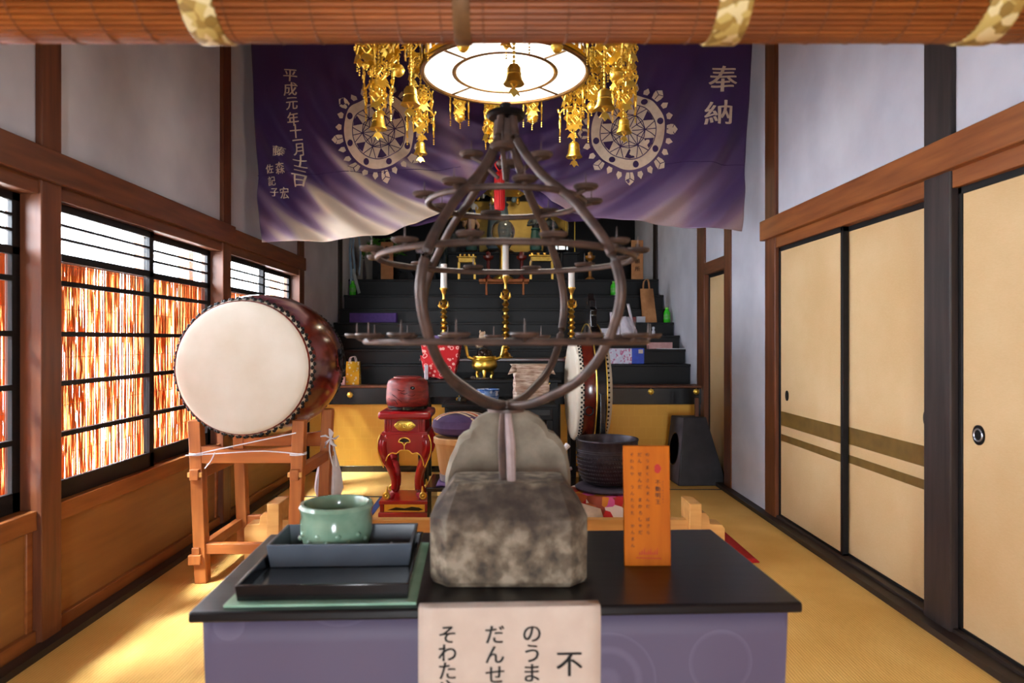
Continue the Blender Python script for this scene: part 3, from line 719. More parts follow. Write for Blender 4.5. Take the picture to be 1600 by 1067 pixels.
mb = MB().lathe([(.01, .79), (.03, .76), (.045, .68), (.075, .56), (.085, .47), (.07, .42), (.0001, .41)], (PX(510, 4.15), 4.19, -.14), 20, squash=lambda a: 1+.08*sin(5*a))
mb.tube([(PX(510, 4.15), 4.19, .64), (PX(510, 4.15), 4.10, .665)], .006, 6)
tag(mb.build('white_bag', white), 'white cloth bag hanging from the right rear leg of the big drum stand', 'bag')

# ------------------------------------------------------------------ red stand and barrel
RX, RY = PX(637, 4.88), 4.88
o = thing('red_stand', 'tall red lacquered stand with curved legs and gilt trim', 'stand', (RX, RY, 0))
MB().bx(RX-.18, RX+.18, RY-.18, RY+.18, 0, .05).build('plinth', redlac, o, bevel=.008)
MB().bx(RX-.155, RX+.155, RY-.155, RY+.155, .05, .105).build('plinth_panel', gold, o)
mb = MB(); mb.bx(RX-.175, RX+.175, RY-.175, RY+.175, .105, .13)
for sx in (-1, 1):
    for sy in (-1, 1): mb.bx(RX+sx*.155-.014, RX+sx*.155+.014, RY+sy*.155-.014, RY+sy*.155+.014, .05, .105)
mb.build('plinth_top', redlac, o, bevel=.005)
MB().prism([(RX-.12, .062), (RX-.06, .082), (RX, .074), (RX+.05, .086), (RX+.1, .08), (RX+.13, .066), (RX+.1, .058)], RY-.158, RY-.1555).build('plinth_carving', lacq, o)
MB().bx(RX-.182, RX+.182, RY-.182, RY+.182, .69, .745).build('top_board', redlac, o, bevel=.018)
mb = MB(); mb.bx(RX-.142, RX+.142, RY-.142, RY+.142, .60, .70)
for k in (-.132, -.115, -.098, .098, .115, .132): mb.bx(RX+k-.005, RX+k+.005, RY-.147, RY+.147, .60, .69)
mb.build('neck', redlac, o, bevel=.003)
mb = MB().lathe([(.072, .006), (.072, -.002), (.06, -.006), (.0001, -.007)], (RX, RY-.145, .645), 30, 'Y', 1, .52, squash=lambda a: 1+.05*cos(6*a))
for k in range(3): mb.ring((RX-.042+k*.042, RY-.152, .645), .013, .005, 'Y', 14, 6); mb.sph((RX-.042+k*.042, RY-.152, .645), .006, 8, 5)
mb.build('gilt_rosette', gold, o)
MB().bx(RX-.158, RX+.158, RY-.158, RY+.158, .588, .602).build('shoulder_board', redlac, o, bevel=.004)
sw = [(.145, .59), (.172, .56), (.182, .52), (.180, .48), (.166, .43), (.145, .37), (.125, .31), (.112, .25), (.114, .19), (.128, .15), (.142, .132)]
for sx in (-1, 1):
    for sy in (-1, 1):
        pts = smooth([(RX+sx*(r-.03), RY+sy*(r-.03), z) for r, z in sw], 2); n = len(pts)
        mb = MB().tube(pts, [.034 if i < n*.35 else .034-.012*min(1, (i-n*.35)/(n*.35)) for i in range(n)], 10)
        lg = mb.build('leg', redlac, o)
        m = MB().ring((RX+sx*.128, RY+sy*.128-.02, .16), .019, .008, 'Y', 18, 8); m.sph((RX+sx*.128, RY+sy*.128-.022, .16), .011, 10, 6)
        m.tube([(RX+sx*.125, RY+sy*.125-.02, .18), (RX+sx*.122, RY+sy*.122-.02, .225)], [.012, .004], 8); m.build('gilt_scroll', gold, lg)
ap = [(-.165, .59), (.165, .59), (.178, .53), (.172, .46), (.155, .40), (.135, .37), (.128, .405), (.112, .44), (.085, .46), (.055, .455), (.03, .475), (0, .478), (-.03, .475), (-.055, .455), (-.085, .46), (-.112, .44), (-.128, .405), (-.135, .37), (-.155, .40), (-.172, .46), (-.178, .53)]
for d in ((RY-.165, RY-.15), (RY+.15, RY+.165)): 
    app = MB().prism([(RX+a, b) for a, b in ap], d[0], d[1]).build('apron', redlac, o, bevel=.002)
edge = smooth([(RX+a, RY-.167, b) for a, b in ap[5:17]], 3)
mb = MB().tube(edge, .0042, 6)
mb.tube(smooth([(RX-.04, RY-.167, .535), (RX-.03, RY-.167, .555), (RX, RY-.167, .565), (RX+.03, RY-.167, .555), (RX+.04, RY-.167, .535), (RX+.015, RY-.167, .53), (RX, RY-.167, .512), (RX-.015, RY-.167, .53), (RX-.04, RY-.167, .535)], 3), .004, 6); mb.tube([(RX, RY-.167, .512), (RX, RY-.167, .48)], .004, 6)
for sx in (-1, 1): mb.tube(smooth([(RX+sx*a, RY-.17, b) for a, b in ((.166, .585), (.182, .54), (.184, .48), (.168, .42), (.142, .36))]), .004, 6)
mb.build('gilt_edging', gold, o)
MB().prism([(RX-.034, .538), (RX-.026, .552), (RX, .56), (RX+.026, .552), (RX+.034, .538), (RX+.012, .533), (RX-.012, .533)], RY-.1665, RY-.165).build('apron_opening', lacq, o)
o = thing('red_barrel', 'round carved red barrel drum with a dark eye on the red stand', 'barrel', (RX, RY, .745))
MB().lathe([(.13, .746), (.14, .752), (.142, .772), (.136, .778)], (RX, RY, 0), 36).build('base', lacq, o)
MB().lathe([(.14, .775), (.150, .79), (.152, .83), (.150, .88), (.146, .925), (.136, .95), (.112, .966), (.1, .97), (.098, .978), (.075, .982), (.0001, .98)], (RX, RY, 0), 40).build('body', barrelm, o)
mb = MB().sph((RX+.05, RY-.138, .905), (.02, .006, .012), 12, 7)
for (a, b, c) in (((-.05, .895), (-.02, .885), (.0, .89)), ((-.03, .875), (0, .865), (.02, .872)), ((.02, .86), (.05, .85), (.07, .86)), ((-.09, .86), (-.06, .84), (-.02, .81)), ((-.12, .83), (-.07, .82), (-.05, .79))):
    pts = [(RX+p, RY - sqrt(max(.0001, .1515**2-p*p)) - .0005, q) for p, q in (a, b, c)]; mb.tube(smooth(pts), .003, 6, flat=.5)
mb.build('carved_marks', lacq, o)

# ------------------------------------------------------------------ low black desk with tub and cushion (behind the stone)
o = thing('low_desk', 'low black lacquered desk behind the scalloped stone', 'desk', (0, 4.2, 0))
MB().bx(-.46, .36, 4.02, 4.42, .345, .372).build('desktop', lacq, o, bevel=.004)
for x in (-.44, .34): MB().bx(x-.012, x+.012, 4.04, 4.40, .0095, .345).build('side_board_or_overlay', lacq, o, bevel=.003)
tag(MB().grid(lambda u, v: (-.40+.10*u, 4.04+.30*v, .375+.004*sin(6*u+4*v)), 8, 8).build('purple_cloth', M('violet_cloth', (120, 96, 150), (96, 74, 128), 12, rough=.8), thick=.004), 'small violet cloth on the left end of the low black desk', 'cloth')
TX, TY = PX(722, 4.22), 4.22
o = thing('wooden_tub', 'tan wooden tub under the striped purple cushion', 'tub', (TX, TY, .373))
mb = MB().lathe([(.125, .385), (.142, .45), (.155, .54), (.166, .60), (.176, .612), (.176, .64), (.166, .648), (.0001, .645)], (TX, TY, 0), 36); mb.build('tub', M('tub_wood', (206, 156, 96), (178, 126, 70), 10, (2, 2, .3), rough=.6), o)
MB().lathe([(.124, .378), (.135, .38), (.14, .42), (.128, .425)], (TX, TY, 0), 36).build('foot_band', M('foil', (190, 190, 190), (150, 150, 150), 20, rough=.4, metal=.6), o)
o = thing('striped_cushion', 'round purple cushion with cream and orange stripes on the wooden tub', 'cushion', (TX, TY, .65))
MB().lathe([(.0001, .652), (.12, .655), (.17, .675), (.187, .71), (.178, .75), (.14, .775), (.08, .785), (.0001, .788)], (TX, TY, 0), 36).build('pad', M('purple_cushion', (84, 60, 104), (66, 44, 86), 14, rough=.75), o)
def cush(x, y): # height on the cushion
    r = min(1, sqrt(x*x+y*y)/.187); return .714 + .075*sqrt(max(0, 1-r**2.6)) + .004
for k, (m, off, wd) in enumerate((('c', -.035, .014), ('o', -.012, .014), ('c', .012, .012), ('p', .034, .012), ('c', .055, .014))):
    mat = {'c': M('stripe_cream', (232, 206, 170), None, 20, rough=.8), 'o': M('stripe_orange', (206, 90, 50), None, 20, rough=.8), 'p': M('stripe_plum', (92, 50, 70), None, 20, rough=.8)}[m]
    mb = MB()
    for ang, sh in ((2.3, -.01), (.45, .02)):
        ca, sa = cos(ang), sin(ang)
        def strip(u, v):
            l = -.17 + .34*u; q = off*.9 + sh + wd*(v-.5)
            x, y = l*ca - q*sa, -l*sa*.0 + l*sa - .0 + q*ca; return (TX+x, TY-.0+y*1.0, cush(x, y)+.001*(ang < 1))
        mb.grid(strip, 16, 2)
    mb.build('stripe', mat, o, thick=.003)

# ------------------------------------------------------------------ singing bowl on its brocade stand
BX, BY = PX(949, 4.4), 4.42
o = thing('brocade_stand', 'round bowl stand wrapped in flowered brocade behind the barrier rail', 'stand', (BX, BY, 0))
MB().lathe([(.27, .0105), (.275, .1), (.262, .23), (.235, .273), (.0001, .275)], (BX, BY, 0), 36, squash=lambda a: 1+.03*cos(9*a)).build('brocade_wrap', broc, o)
MB().add([(BX-.27, BY-.30, .03), (BX-.02, BY-.295, .03), (BX-.08, BY-.272, .215), (BX-.2, BY-.272, .25)], [(0, 1, 2, 3)]).build('cloth_flap', M('flap_cream', (236, 216, 196), None, 20, rough=.8), o, thick=.004)
tag(MB().lathe([(.0001, .277), (.16, .277), (.20, .282), (.206, .292), (.19, .304), (.0001, .306)], (BX, BY, 0), 36).build('bowl_cushion', M('grey_cushion', (72, 62, 78), (54, 46, 60), 20, rough=.8)), 'flat dark grey cushion between the big black bowl and its brocade stand', 'cushion')
o = thing('singing_bowl', 'big black hammered metal bowl on the brocade stand', 'bowl', (BX, BY, .307))
prof = [(.0001, .308), (.10, .31), (.15, .327), (.176, .37), (.188, .43), (.194, .49), (.197, .54), (.199, .59), (.203, .597), (.201, .605), (.19, .605), (.184, .59), (.18, .51), (.165, .40), (.12, .35), (.0001, .345)]
MB().lathe(prof, (BX, BY, 0), 48).build('bowl', M('bowl_metal', (62, 54, 62), (38, 32, 40), 30, rough=.38, metal=.5, bump=.2), o)
mb = MB()
for j in range(7):
    z = .347+j*.025
    rr = [.163, .176, .182, .187, .1905, .193, .195][j]
    for k in range(36):
        a = pi + pi*(k+.5*(j % 2))/36; mb.sph((BX+rr*cos(a), BY+rr*sin(a), z), (.0062, .0062, .0062), 6, 4)
mb.ring((BX, BY, .537), .198, .0035, 'Z', 48, 6); mb.ring((BX, BY, .525), .1975, .003, 'Z', 48, 6)
mb.build('hammered_studs', MATS['bowl_metal'], o)
o = thing('bowl_striker', 'small white-handled striker lying left of the big black bowl', 'striker', (PX(893, 4.3)-.05, 4.3, .0))
mb = MB().tube([(PX(884, 4.3)-.05, 4.30, .395), (PX(906, 4.3)-.05, 4.32, .43)], .012, 8); mb.build('handle', M('steel', (190, 190, 200), (170, 170, 180), 20, rough=.3, metal=.9), o)
MB().tube([(PX(889, 4.3)-.05, 4.28, .375+.155), (PX(900, 4.3)-.05, 4.3, .58)], [.012, .02], 8).build('wrapped_end', white, o)
MB().tube([(PX(893, 4.3)-.05, 4.3, .0), (PX(893, 4.3)-.05, 4.3, .55)], .012, 8).build('rest_post', lacq, o)

# ------------------------------------------------------------------ hanging drum in a black ring frame, seen edge-on
HX, HY, HZ = PX(917, 5.25), 5.25, .865
ROT = Matrix.Translation((HX, HY, 0)) @ Matrix.Rotation(radians(2), 4, 'Z') @ Matrix.Translation((-HX, -HY, 0))
def hx(mb): return mb.xf(ROT)
o = thing('framed_drum', 'red-brown drum seen edge-on, held in a black ring frame', 'drum', (HX, HY, HZ-.42))
hx(MB().lathe([(.385, -.115), (.405, -.06), (.41, 0), (.405, .06), (.385, .115)], (HX, HY, HZ), 48, 'X')).build('body', drumred, o)
for sg in (-1, 1):
    hd = hx(MB().lathe([(.0001, sg*.135), (.34, sg*.133), (.375, sg*.125), (.390, sg*.11), (.399, sg*.075)], (HX, HY, HZ), 48, 'X')).build('drumhead', hide, o)
    mb = MB()
    for row, (dd, rr) in enumerate(((.098, .395), (.082, .4))):
        for k in range(70): a = 2*pi*(k+.5*row)/70; mb.sph((HX+sg*dd, HY+rr*cos(a), HZ+rr*sin(a)), .0085, 6, 4)
    hx(mb).build('tack_rows', blackmetal, hd)
o2 = thing('drum_hoop', 'black ring-shaped drum hoop on posts with a flame crest beside the altar tables', 'drum hoop', (HX, HY, 0))
mb = MB()
def ringband(R0, R1, w):
    L = [(R0, -w), (R1, -w), (R1, w), (R0, w), (R0, -w)]
    m = MB().lathe(L, (HX+.03, HY, HZ), 56, 'X'); return m
hx(ringband(.43, .50, .034)).build('ring', lacq, o2, bevel=.004)
for sg in (-1, 1):
    hx(MB().ring((HX+.03+sg*.036, HY, HZ), .497, .005, 'X', 56, 6)).build('gilt_edge', gold, o2)
mb = MB()
fl = [(-.16, .47), (-.13, .56), (-.15, .60), (-.09, .62), (-.08, .68), (-.03, .66), (0, .735), (.03, .66), (.08, .68), (.09, .62), (.15, .60), (.13, .56), (.16, .47)]
mb.prism([(HY+a, HZ+b) for a, b in fl], HX+.005, HX+.055, 'YZ'); hx(mb).build('flame_crest', lacq, o2, bevel=.006)
for sy in (-1, 1): hx(MB().bx(HX+.012, HX+.048, HY+sy*.5-.03, HY+sy*.5+.03, 0, HZ)).build('post', lacq, o2, bevel=.004)
hx(MB().bx(HX-.14, HX+.2, HY-.53, HY+.58, 0, .07)).build('foot_board', lacq, o2, bevel=.006)
for z in (HZ-.39, HZ+.40): hx(MB().tube([(HX+.03, HY, z), (HX+.03, HY, z+(.05 if z > HZ else -.06))], .014, 8)).build('hanger', blackmetal, o2)
hx(MB().ring((HX-.05, HY-.415, HZ-.13), .03, .006, 'Y', 18, 6)).build('ring_handle', blackmetal, o)

# ------------------------------------------------------------------ black wedge box with a round hole
WY = 5.9; x0, xm, x1 = PX(1046, WY), PX(1068, 5.85), PX(1134, WY)
o = thing('wedge_box', 'black tapered wooden box with a round hole in front of the narrow door', 'box', ((x0+x1)/2, WY, 0))
zt = .57; a = [(xm-.06, 5.78), (x1-.02, 5.80), (x1-.06, 6.2), (x0+.02, 6.2)]; b = [(PX(1072, 5.9)-.01, 5.92), (PX(1105, 5.9), 5.93), (PX(1102, 5.9), 6.08), (PX(1052, 6.0), 6.08)]
mb = MB().add([(p[0], p[1], .002) for p in a] + [(p[0], p[1], zt) for p in b], [(3, 2, 1, 0), (4, 5, 6, 7), (0, 1, 5, 4), (1, 2, 6, 5), (2, 3, 7, 6), (3, 0, 4, 7)])
mb.build('body', M('worn_black', (44, 40, 44), (24, 22, 24), 8, rough=.4, bump=.1), o, bevel=.006)
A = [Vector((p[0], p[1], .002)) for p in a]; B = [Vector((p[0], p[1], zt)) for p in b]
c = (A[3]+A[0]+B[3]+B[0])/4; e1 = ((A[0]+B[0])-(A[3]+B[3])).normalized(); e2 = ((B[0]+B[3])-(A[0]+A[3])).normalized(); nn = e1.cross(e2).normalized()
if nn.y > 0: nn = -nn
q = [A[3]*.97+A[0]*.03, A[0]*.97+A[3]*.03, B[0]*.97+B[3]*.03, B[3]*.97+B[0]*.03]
MB().add([p + nn*.001 + Vector((0, 0, .012 if i < 2 else -.008)) for i, p in enumerate(q)], [(0, 1, 2, 3)]).build('side_board_or_overlay', M('window_lit_grey', (104, 96, 104), (74, 68, 76), 7, rough=.5, bump=.1), o, thick=.001, label='left face with the hole, painted lighter as lit by the window')  # grey overlay paints the window light on the black box's left face
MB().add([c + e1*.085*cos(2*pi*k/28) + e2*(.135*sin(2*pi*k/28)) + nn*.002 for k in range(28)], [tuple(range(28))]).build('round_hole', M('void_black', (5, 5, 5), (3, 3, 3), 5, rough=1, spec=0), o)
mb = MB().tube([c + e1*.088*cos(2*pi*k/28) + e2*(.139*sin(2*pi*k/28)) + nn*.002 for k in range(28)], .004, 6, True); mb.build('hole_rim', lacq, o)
mb = MB(); cx = PX(1088, 6.0); mb.bx(cx-.015, cx+.015, 5.98, 6.01, zt, zt+.16); mb.build('handle', brownZ, o)

# ------------------------------------------------------------------ black tables before the altar
def table(name, label, x0, x1, y0, y1, zt, mat, edge=None, front=.08, th=.025):
    o = thing(name, label, 'table', ((x0+x1)/2, (y0+y1)/2, 0))
    MB().bx(x0, x1, y0, y1, zt-th, zt).build('tabletop', edge or mat, o, bevel=.004)
    MB().bx(x0+.03, x1-.03, y0+.03, y1-.03, zt-th-front, zt-th).build('frieze', mat, o, bevel=.003)
    for x in (x0+.05, x1-.05):
        for y in (y0+.05, y1-.05): MB().bx(x-.025, x+.025, y-.025, y+.025, 0, zt-th-front).build('leg', mat, o, bevel=.003)
    return o
Y = 5.25
o = table('incense_table', 'front black altar table carrying the blue and white pot', PX(690, Y), PX(870, Y), Y, 5.58, .745, blackw, None, .10)
MB().bx(PX(700, Y), PX(860, Y), Y+.026, Y+.032, .655, .70).build('frieze_panel', lacq, o, bevel=.002)
o = table('burner_table', 'middle black altar table with gilt fittings carrying the gilt burner', PX(648, 5.62), PX(878, 5.62), 5.62, 5.92, .912, blackw, None, .12)
for px, py in ((717, 599), (717, 624), (855, 599)):
    mb = MB(); x, z = PX(px, 5.62), PZ(py, 5.62)
    for k in range(3): mb.ring((x-.012+k*.012, 5.62+.026, z), .011, .0035, 'Y', 14, 6)
    mb.tube([(x, 5.644, z-.04), (x, 5.644, z+.03)], .004, 6); mb.build('gilt_fitting', gold, o)
o = table('candle_table', 'rear altar table with a dark red edge under the tall candlesticks', PX(655, 5.96), PX(905, 5.96), 5.96, 6.3, 1.078, blackw, M('red_brown_lacquer', (96, 26, 22), (70, 18, 16), 8, rough=.3, coat=.3), .10)
# ------------------------------------------------------------------ candlesticks and what stands on the tables
def candlestick(px, Y, zt0, ztop, zc, label):
    x = PX(px, Y); o = thing('candlestick', label, 'candlestick', (x, Y, zt0), 'tall brass candlesticks on the rear altar table')
    h = ztop - zt0; prof = [(.062, 0), (.064, .012), (.05, .02), (.04, .05), (.022, .07)]
    zz = .09; k = 0
    while zz < .80:
        big = .034 - .012*zz
        prof += [(.016, zz), (big, zz+.018), (big+.004, zz+.03), (big, zz+.042), (.017, zz+.06)]
        zz += .085 if k % 2 else .07; k += 1
    prof += [(.013, .84), (.012, .90), (.02, .93), (.026, .96), (.036, .985), (.036, 1.0), (.0001, 1.0)]
    MB().lathe([(r*1.05, zt0 + a*h) for r, a in prof], (x, Y, 0), 20).build('stem', brass, o)
    mb = MB(); zl = zt0 + h*.74
    for sx in (-1, 1):
        for j in range(3):
            mb.tube(smooth([(x, Y, zl-.02), (x+sx*.03, Y-.01, zl-.015+j*.006), (x+sx*(.05-.006*j), Y-.01, zl+.01+j*.018)]), [.006]*6+[.002], 6)
    mb.build('leaf_scroll', brass, o)
    MB().lathe([(.0001, ztop), (.03, ztop), (.028, zc-.003), (.02, zc), (.0001, zc)], (x, Y, 0), 20).build('candle', wax, o)
Y = 6.12
candlestick(693.5, Y, 1.078, PZ(450, Y), PZ(412, Y), 'left brass candlestick with a white candle behind the red spotted bundle')
candlestick(790, Y, 1.078, PZ(431, Y), PZ(378, Y), 'middle and tallest brass candlestick with a white candle behind the gilt burner')
candlestick(893, Y, 1.078, PZ(449, Y), PZ(420, Y), 'right brass candlestick with a white candle beside the framed drum')
# red cloth bundle and lilac boxes
Y = 5.76; bx, z0 = PX(690, Y), .912
o = thing('red_bundle', 'tall box wrapped in red spotted cloth on the middle altar table', 'bundle', (bx, Y, z0))
mb = MB()
def bun(u, v):
    a = 2*pi*u; q = max(abs(cos(a)), abs(sin(a)))**-.72
    r = (.105 + .07*(v**.8)); wob = 1 + .05*sin(7*a)*(1-v)
    return (bx + r*q*cos(a)*wob, Y + r*.8*q*sin(a)*wob, z0 + .004 + v*.30 + .008*(1+sin(5*a))*(1-v))
mb.grid(bun, 48, 10); vs = [bun(k/48, 1) for k in range(48)]; mb.add(vs, [tuple(range(48))]); mb.build('wrapped_cloth', redspot, o)
MB().prism([(bx-.17, z0+.2), (bx-.13, z0+.03), (bx-.105, z0+.0), (bx-.10, z0+.03), (bx-.125, z0+.2)], Y-.10, Y-.09).build('loose_corner', redspot, o, bevel=.002)
lil = M('lilac_box', (152, 134, 196), (136, 118, 180), 20, rough=.6)
zt = z0+.306
tag(MB().rbx((PX(677, Y), Y, zt+.03), (.10, .12, .058), (0, 0, .3)).build('lilac_box', lil, bevel=.003), 'smaller lilac box on the left of the red spotted bundle', 'box')
tag(MB().rbx((PX(704, Y)+.01, Y-.02, zt+.038), (.125, .12, .074), (0, 0, .5)).build('lilac_box', lil, bevel=.003), 'bigger lilac box on the right of the red spotted bundle', 'box')
tag(MB().rbx((PX(666.5, 5.68), 5.66, z0+.06), (.03, .03, .118), (0, 0, .2)).build('white_pillar_box', M('box_white', (206, 206, 214), (188, 188, 198), 20, rough=.6), bevel=.002), 'small upright white box at the left foot of the red spotted bundle', 'box')
# gilt burner
Y = 5.73; x = PX(757, Y)
o = thing('incense_burner', 'shiny gilt incense burner with two raised ears and three feet', 'burner', (x, Y, z0))
MB().lathe([(.0001, z0+.055), (.05, z0+.06), (.095, z0+.085), (.108, z0+.115), (.1, z0+.15), (.085, z0+.163), (.088, z0+.175), (.098, z0+.182), (.098, z0+.192), (.086, z0+.19), (.08, z0+.16), (.0001, z0+.15)], (x, Y, 0), 32).build('bowl', gold, o)
for k in range(3):
    a = -pi/2 + 2*pi*k/3; MB().tube([(x+.06*cos(a), Y+.06*sin(a), z0+.075), (x+.075*cos(a), Y+.075*sin(a), z0+.04), (x+.062*cos(a), Y+.062*sin(a), z0+.002)], [.02, .014, .012], 8).build('foot', gold, o)
for sx in (-1, 1):
    MB().tube(smooth([(x+sx*.09, Y, z0+.165), (x+sx*.135, Y, z0+.185), (x+sx*.148, Y, z0+.23), (x+sx*.16, Y, z0+.28), (x+sx*.175, Y, z0+.285)]), .013, 8).build('ear', gold, o)
mb = MB()
for k in range(26): a = k*2.4; r = .06*sqrt(k/26); mb.sph((x+r*cos(a), Y+r*sin(a), z0+.19+random.uniform(0, .06)*(1-r*9)), (.02, .018, .018), 7, 5)
mb.build('openwork_lid', M('dark_bronze', (70, 46, 30), (40, 28, 22), 20, rough=.4, metal=.6), o)
yy = Y-.06
o = thing('lion_finial', 'small carved pale lion head figure standing behind the gilt burner', 'figure', (PX(752, 5.89), 5.89, z0))
xx = PX(752, 5.86)
mb = MB().lathe([(.05, z0+.001), (.05, z0+.02), (.03, z0+.05), (.032, z0+.26), (.0001, z0+.27)], (xx, 5.86, 0), 14); mb.build('post', statue, o)
mb = MB().sph((xx-.012, 5.85, z0+.30), (.035, .03, .045)); mb.sph((xx+.01, 5.85, z0+.35), (.03, .028, .05)); mb.sph((xx-.03, 5.84, z0+.28), (.02, .02, .025)); mb.sph((xx+.028, 5.84, z0+.385), (.01, .01, .018)); mb.sph((xx-.008, 5.84, z0+.395), (.009, .009, .016))
mb.build('head', M('carved_bone', (214, 190, 160), (160, 128, 96), 30, rough=.6, bump=.4), o)
# beads before the burner
o = None; mb = MB(); n = 30
for k in range(n): a = 2*pi*k/n; mb.sph((PX(745, 5.66)+.06*cos(a)+.05, 5.672+.035*sin(a), z0+.008), .0075, 8, 5)
mb.tube(smooth([(PX(742, 5.66), 5.65, z0+.012), (PX(738, 5.66), 5.645, z0+.016), (PX(737, 5.66), 5.64, z0+.006)]), .014, 7)
tag(mb.build('prayer_beads', M('bead', (120, 104, 92), (84, 70, 60), 20, rough=.4)), 'string of grey brown prayer beads lying before the gilt burner', 'beads')
# blue and white pot, parcel
Y = 5.4; x = PX(762.5, Y); zp = .746
o = thing('blue_white_pot', 'small blue and white porcelain pot on the front altar table', 'pot', (x, Y, zp))
MB().lathe([(.07, zp), (.08, zp+.004), (.085, zp+.05), (.081, zp+.075), (.09, zp+.095), (.09, zp+.105), (.078, zp+.105), (.072, zp+.06), (.0001, zp+.05)], (x, Y, 0), 32).build('body', bluewhite, o)
mb = MB(); mb.ring((x, Y, zp+.052), .0855, .003, 'Z', 32, 6); mb.ring((x, Y, zp+.1), .09, .004, 'Z', 32, 6)
mb.build('blue_band', M('cobalt', (44, 84, 150), (60, 104, 170), 30, rough=.2), o)
x = PX(830, Y); Y = 5.42
o = thing('paper_parcel', 'crumpled paper-wrapped parcel with striped wrapping right of the porcelain pot', 'parcel', (x, Y, zp))
def par(u, v):
    a = 2*pi*u + .5; q = max(abs(cos(a)), abs(sin(a)))**-.85; r = .14*(1-.06*v) + .006*sin(9*a+6*v) + .005*sin(23*v+3*a)
    r += .03*max(0, v-.82)/.18*abs(cos(2*a))
    return (x + r*q*cos(a), Y + r*.72*q*sin(a), zp + .003 + .30*v)
mb = MB().grid(par, 60, 16); mb.add([par(k/60, 1) for k in range(60)], [tuple(range(60))]); mb.build('wrapping', parcel, o)
mb = MB()
for sx in (-1, 1): mb.add([(x+sx*.12, Y-.1, zp+.24), (x+sx*.185, Y-.12, zp+.225), (x+sx*.15, Y-.09, zp+.30), (x+sx*.11, Y-.08, zp+.30)], [(0, 1, 2, 3)])
mb.build('folded_ear', parcel, o, thick=.005)
tag(MB().rbx((PX(722, 5.4), 5.4, zp+.02), (.06, .05, .035), (0, .3, .5)).build('black_box', lacq, bevel=.004), 'little black box beside the gilt fittings left of the porcelain pot', 'box')

# ------------------------------------------------------------------ things on the altar steps
def bag(name, label, px, yb, Y, w, h, d, mat, hm, lean=0, cat='bag', z=None, handle=.06):
    x = PX(px, Y); o = thing(name, label, cat, (x, Y, z))
    mb = MB(); mb.add([(x-w/2, Y-d/2, z+.001), (x+w/2, Y-d/2, z+.001), (x+w/2, Y+d/2, z+.001), (x-w/2, Y+d/2, z+.001)] + [(x-w*.46+lean, Y-d*.3, z+h), (x+w*.46+lean, Y-d*.3, z+h), (x+w*.46+lean, Y+d*.3, z+h), (x-w*.46+lean, Y+d*.3, z+h)],
        [(3, 2, 1, 0), (0, 1, 5, 4), (1, 2, 6, 5), (2, 3, 7, 6), (3, 0, 4, 7)]); mb.build('body', mat, o, thick=.002)
    mb = MB()
    for dy in (-d*.28, d*.28): mb.tube(smooth([(x-w*.25+lean, Y+dy, z+h-.01), (x-w*.2+lean, Y+dy, z+h+handle*.8), (x+w*.12+lean, Y+dy, z+h+handle), (x+w*.22+lean, Y+dy, z+h-.01)]), .0045, 6)
    mb.build('handle', hm, o)
    return o
z1 = .812
bag('yellow_bag', 'small yellow patterned paper bag with white handles on the lowest altar step', 552, 0, 6.56, .13, .22, .1, spots('yellow_print', (232, 180, 20), (250, 236, 190), 30, .3, False), white, 0, z=z1, handle=.045)
tag(MB().bx(PX(524, 6.52), PX(541, 6.52), 6.47, 6.58, z1+.001, z1+.075).build('pink_box', M('pale_pink', (222, 190, 190), (206, 172, 176), 20, rough=.7), bevel=.003), 'small pale pink box left of the yellow bag', 'box')
t = tier(1)
def onb(i, name, label, cat, px0, px1, h, mat, dy=.06, d=.1, bev=.003):
    y, z = T[i]; Y = y + dy
    return tag(MB().bx(PX(px0, Y), PX(px1, Y), Y-d/2, Y+d/2, z+.001, z+h).build(name, mat, bevel=bev), label, cat)
onb(3, 'purple_box', 'long flat purple box lying on an altar step left of the candlesticks', 'box', 548, 620, .105, M('purple_box', (92, 56, 150), (78, 46, 134), 30, rough=.6), .1, .12)
onb(1, 'white_slip', 'thin white strip lying at the edge of an altar step by the right wall', 'paper', 1026, 1071, .008, white, .03, .03, .001)
onb(1, 'pink_flat_box', 'flat pinkish box on the altar step by the right wall', 'box', 1012, 1049, .07, M('dull_pink', (196, 150, 146), (176, 130, 128), 20, rough=.7), .10)
y, z = T[1][0]-.08, T[0][1]
o = thing('gift_box', 'long white flowered gift box with a blue end on the right altar step', 'box', (PX(968, 6.84), 6.86, z))
MB().bx(PX(942, 6.86), PX(986, 6.86), 6.81, 6.93, z+.001, z+.155).build('wrapped_body', giftwrap, o, bevel=.004)
MB().bx(PX(986, 6.86), PX(1005, 6.86), 6.808, 6.932, z+.001, z+.157).build('blue_end', M('blue_end', (24, 70, 190), (16, 54, 160), 20, rough=.4), o, bevel=.004)
MB().bx(PX(996, 6.86), PX(1003, 6.86), 6.8055, 6.807, z+.105, z+.145).build('price_sticker', paper, o)
onb(2, 'white_carton', 'small white carton left of the crumpled plastic bag', 'box', 932, 951, .075, MATS['box_white'], .05)
y, z = T[2]; Y = y+.11; x = PX(972, Y)
o = thing('plastic_bag', 'crumpled translucent white plastic carrier bag on the right altar steps', 'bag', (x, Y, z))
def pbag(u, v):
    a = 2*pi*u; r = (.15*(1-.45*v**1.5))*(1+.12*sin(5*a+3*v)+.06*sin(11*a+9*v)); return (x+r*cos(a), Y+.6*r*sin(a), z+.004+.19*v+.012*v*sin(4*a))
mb = MB().grid(pbag, 40, 12); mb.add([pbag(k/40, 1) for k in range(40)], [tuple(range(40))]); mb.build('body', plastic, o)
for sx, zz in ((-1, .25), (1, .34)):
    mb = MB().grid(lambda u, v: (x+sx*(.11-.05*u*(1 if sx > 0 else -.2))+.03*(v-.5), Y-.01, z+.12+(zz-.12)*u), 6, 2); mb.build('handle', plastic, o, thick=.004)
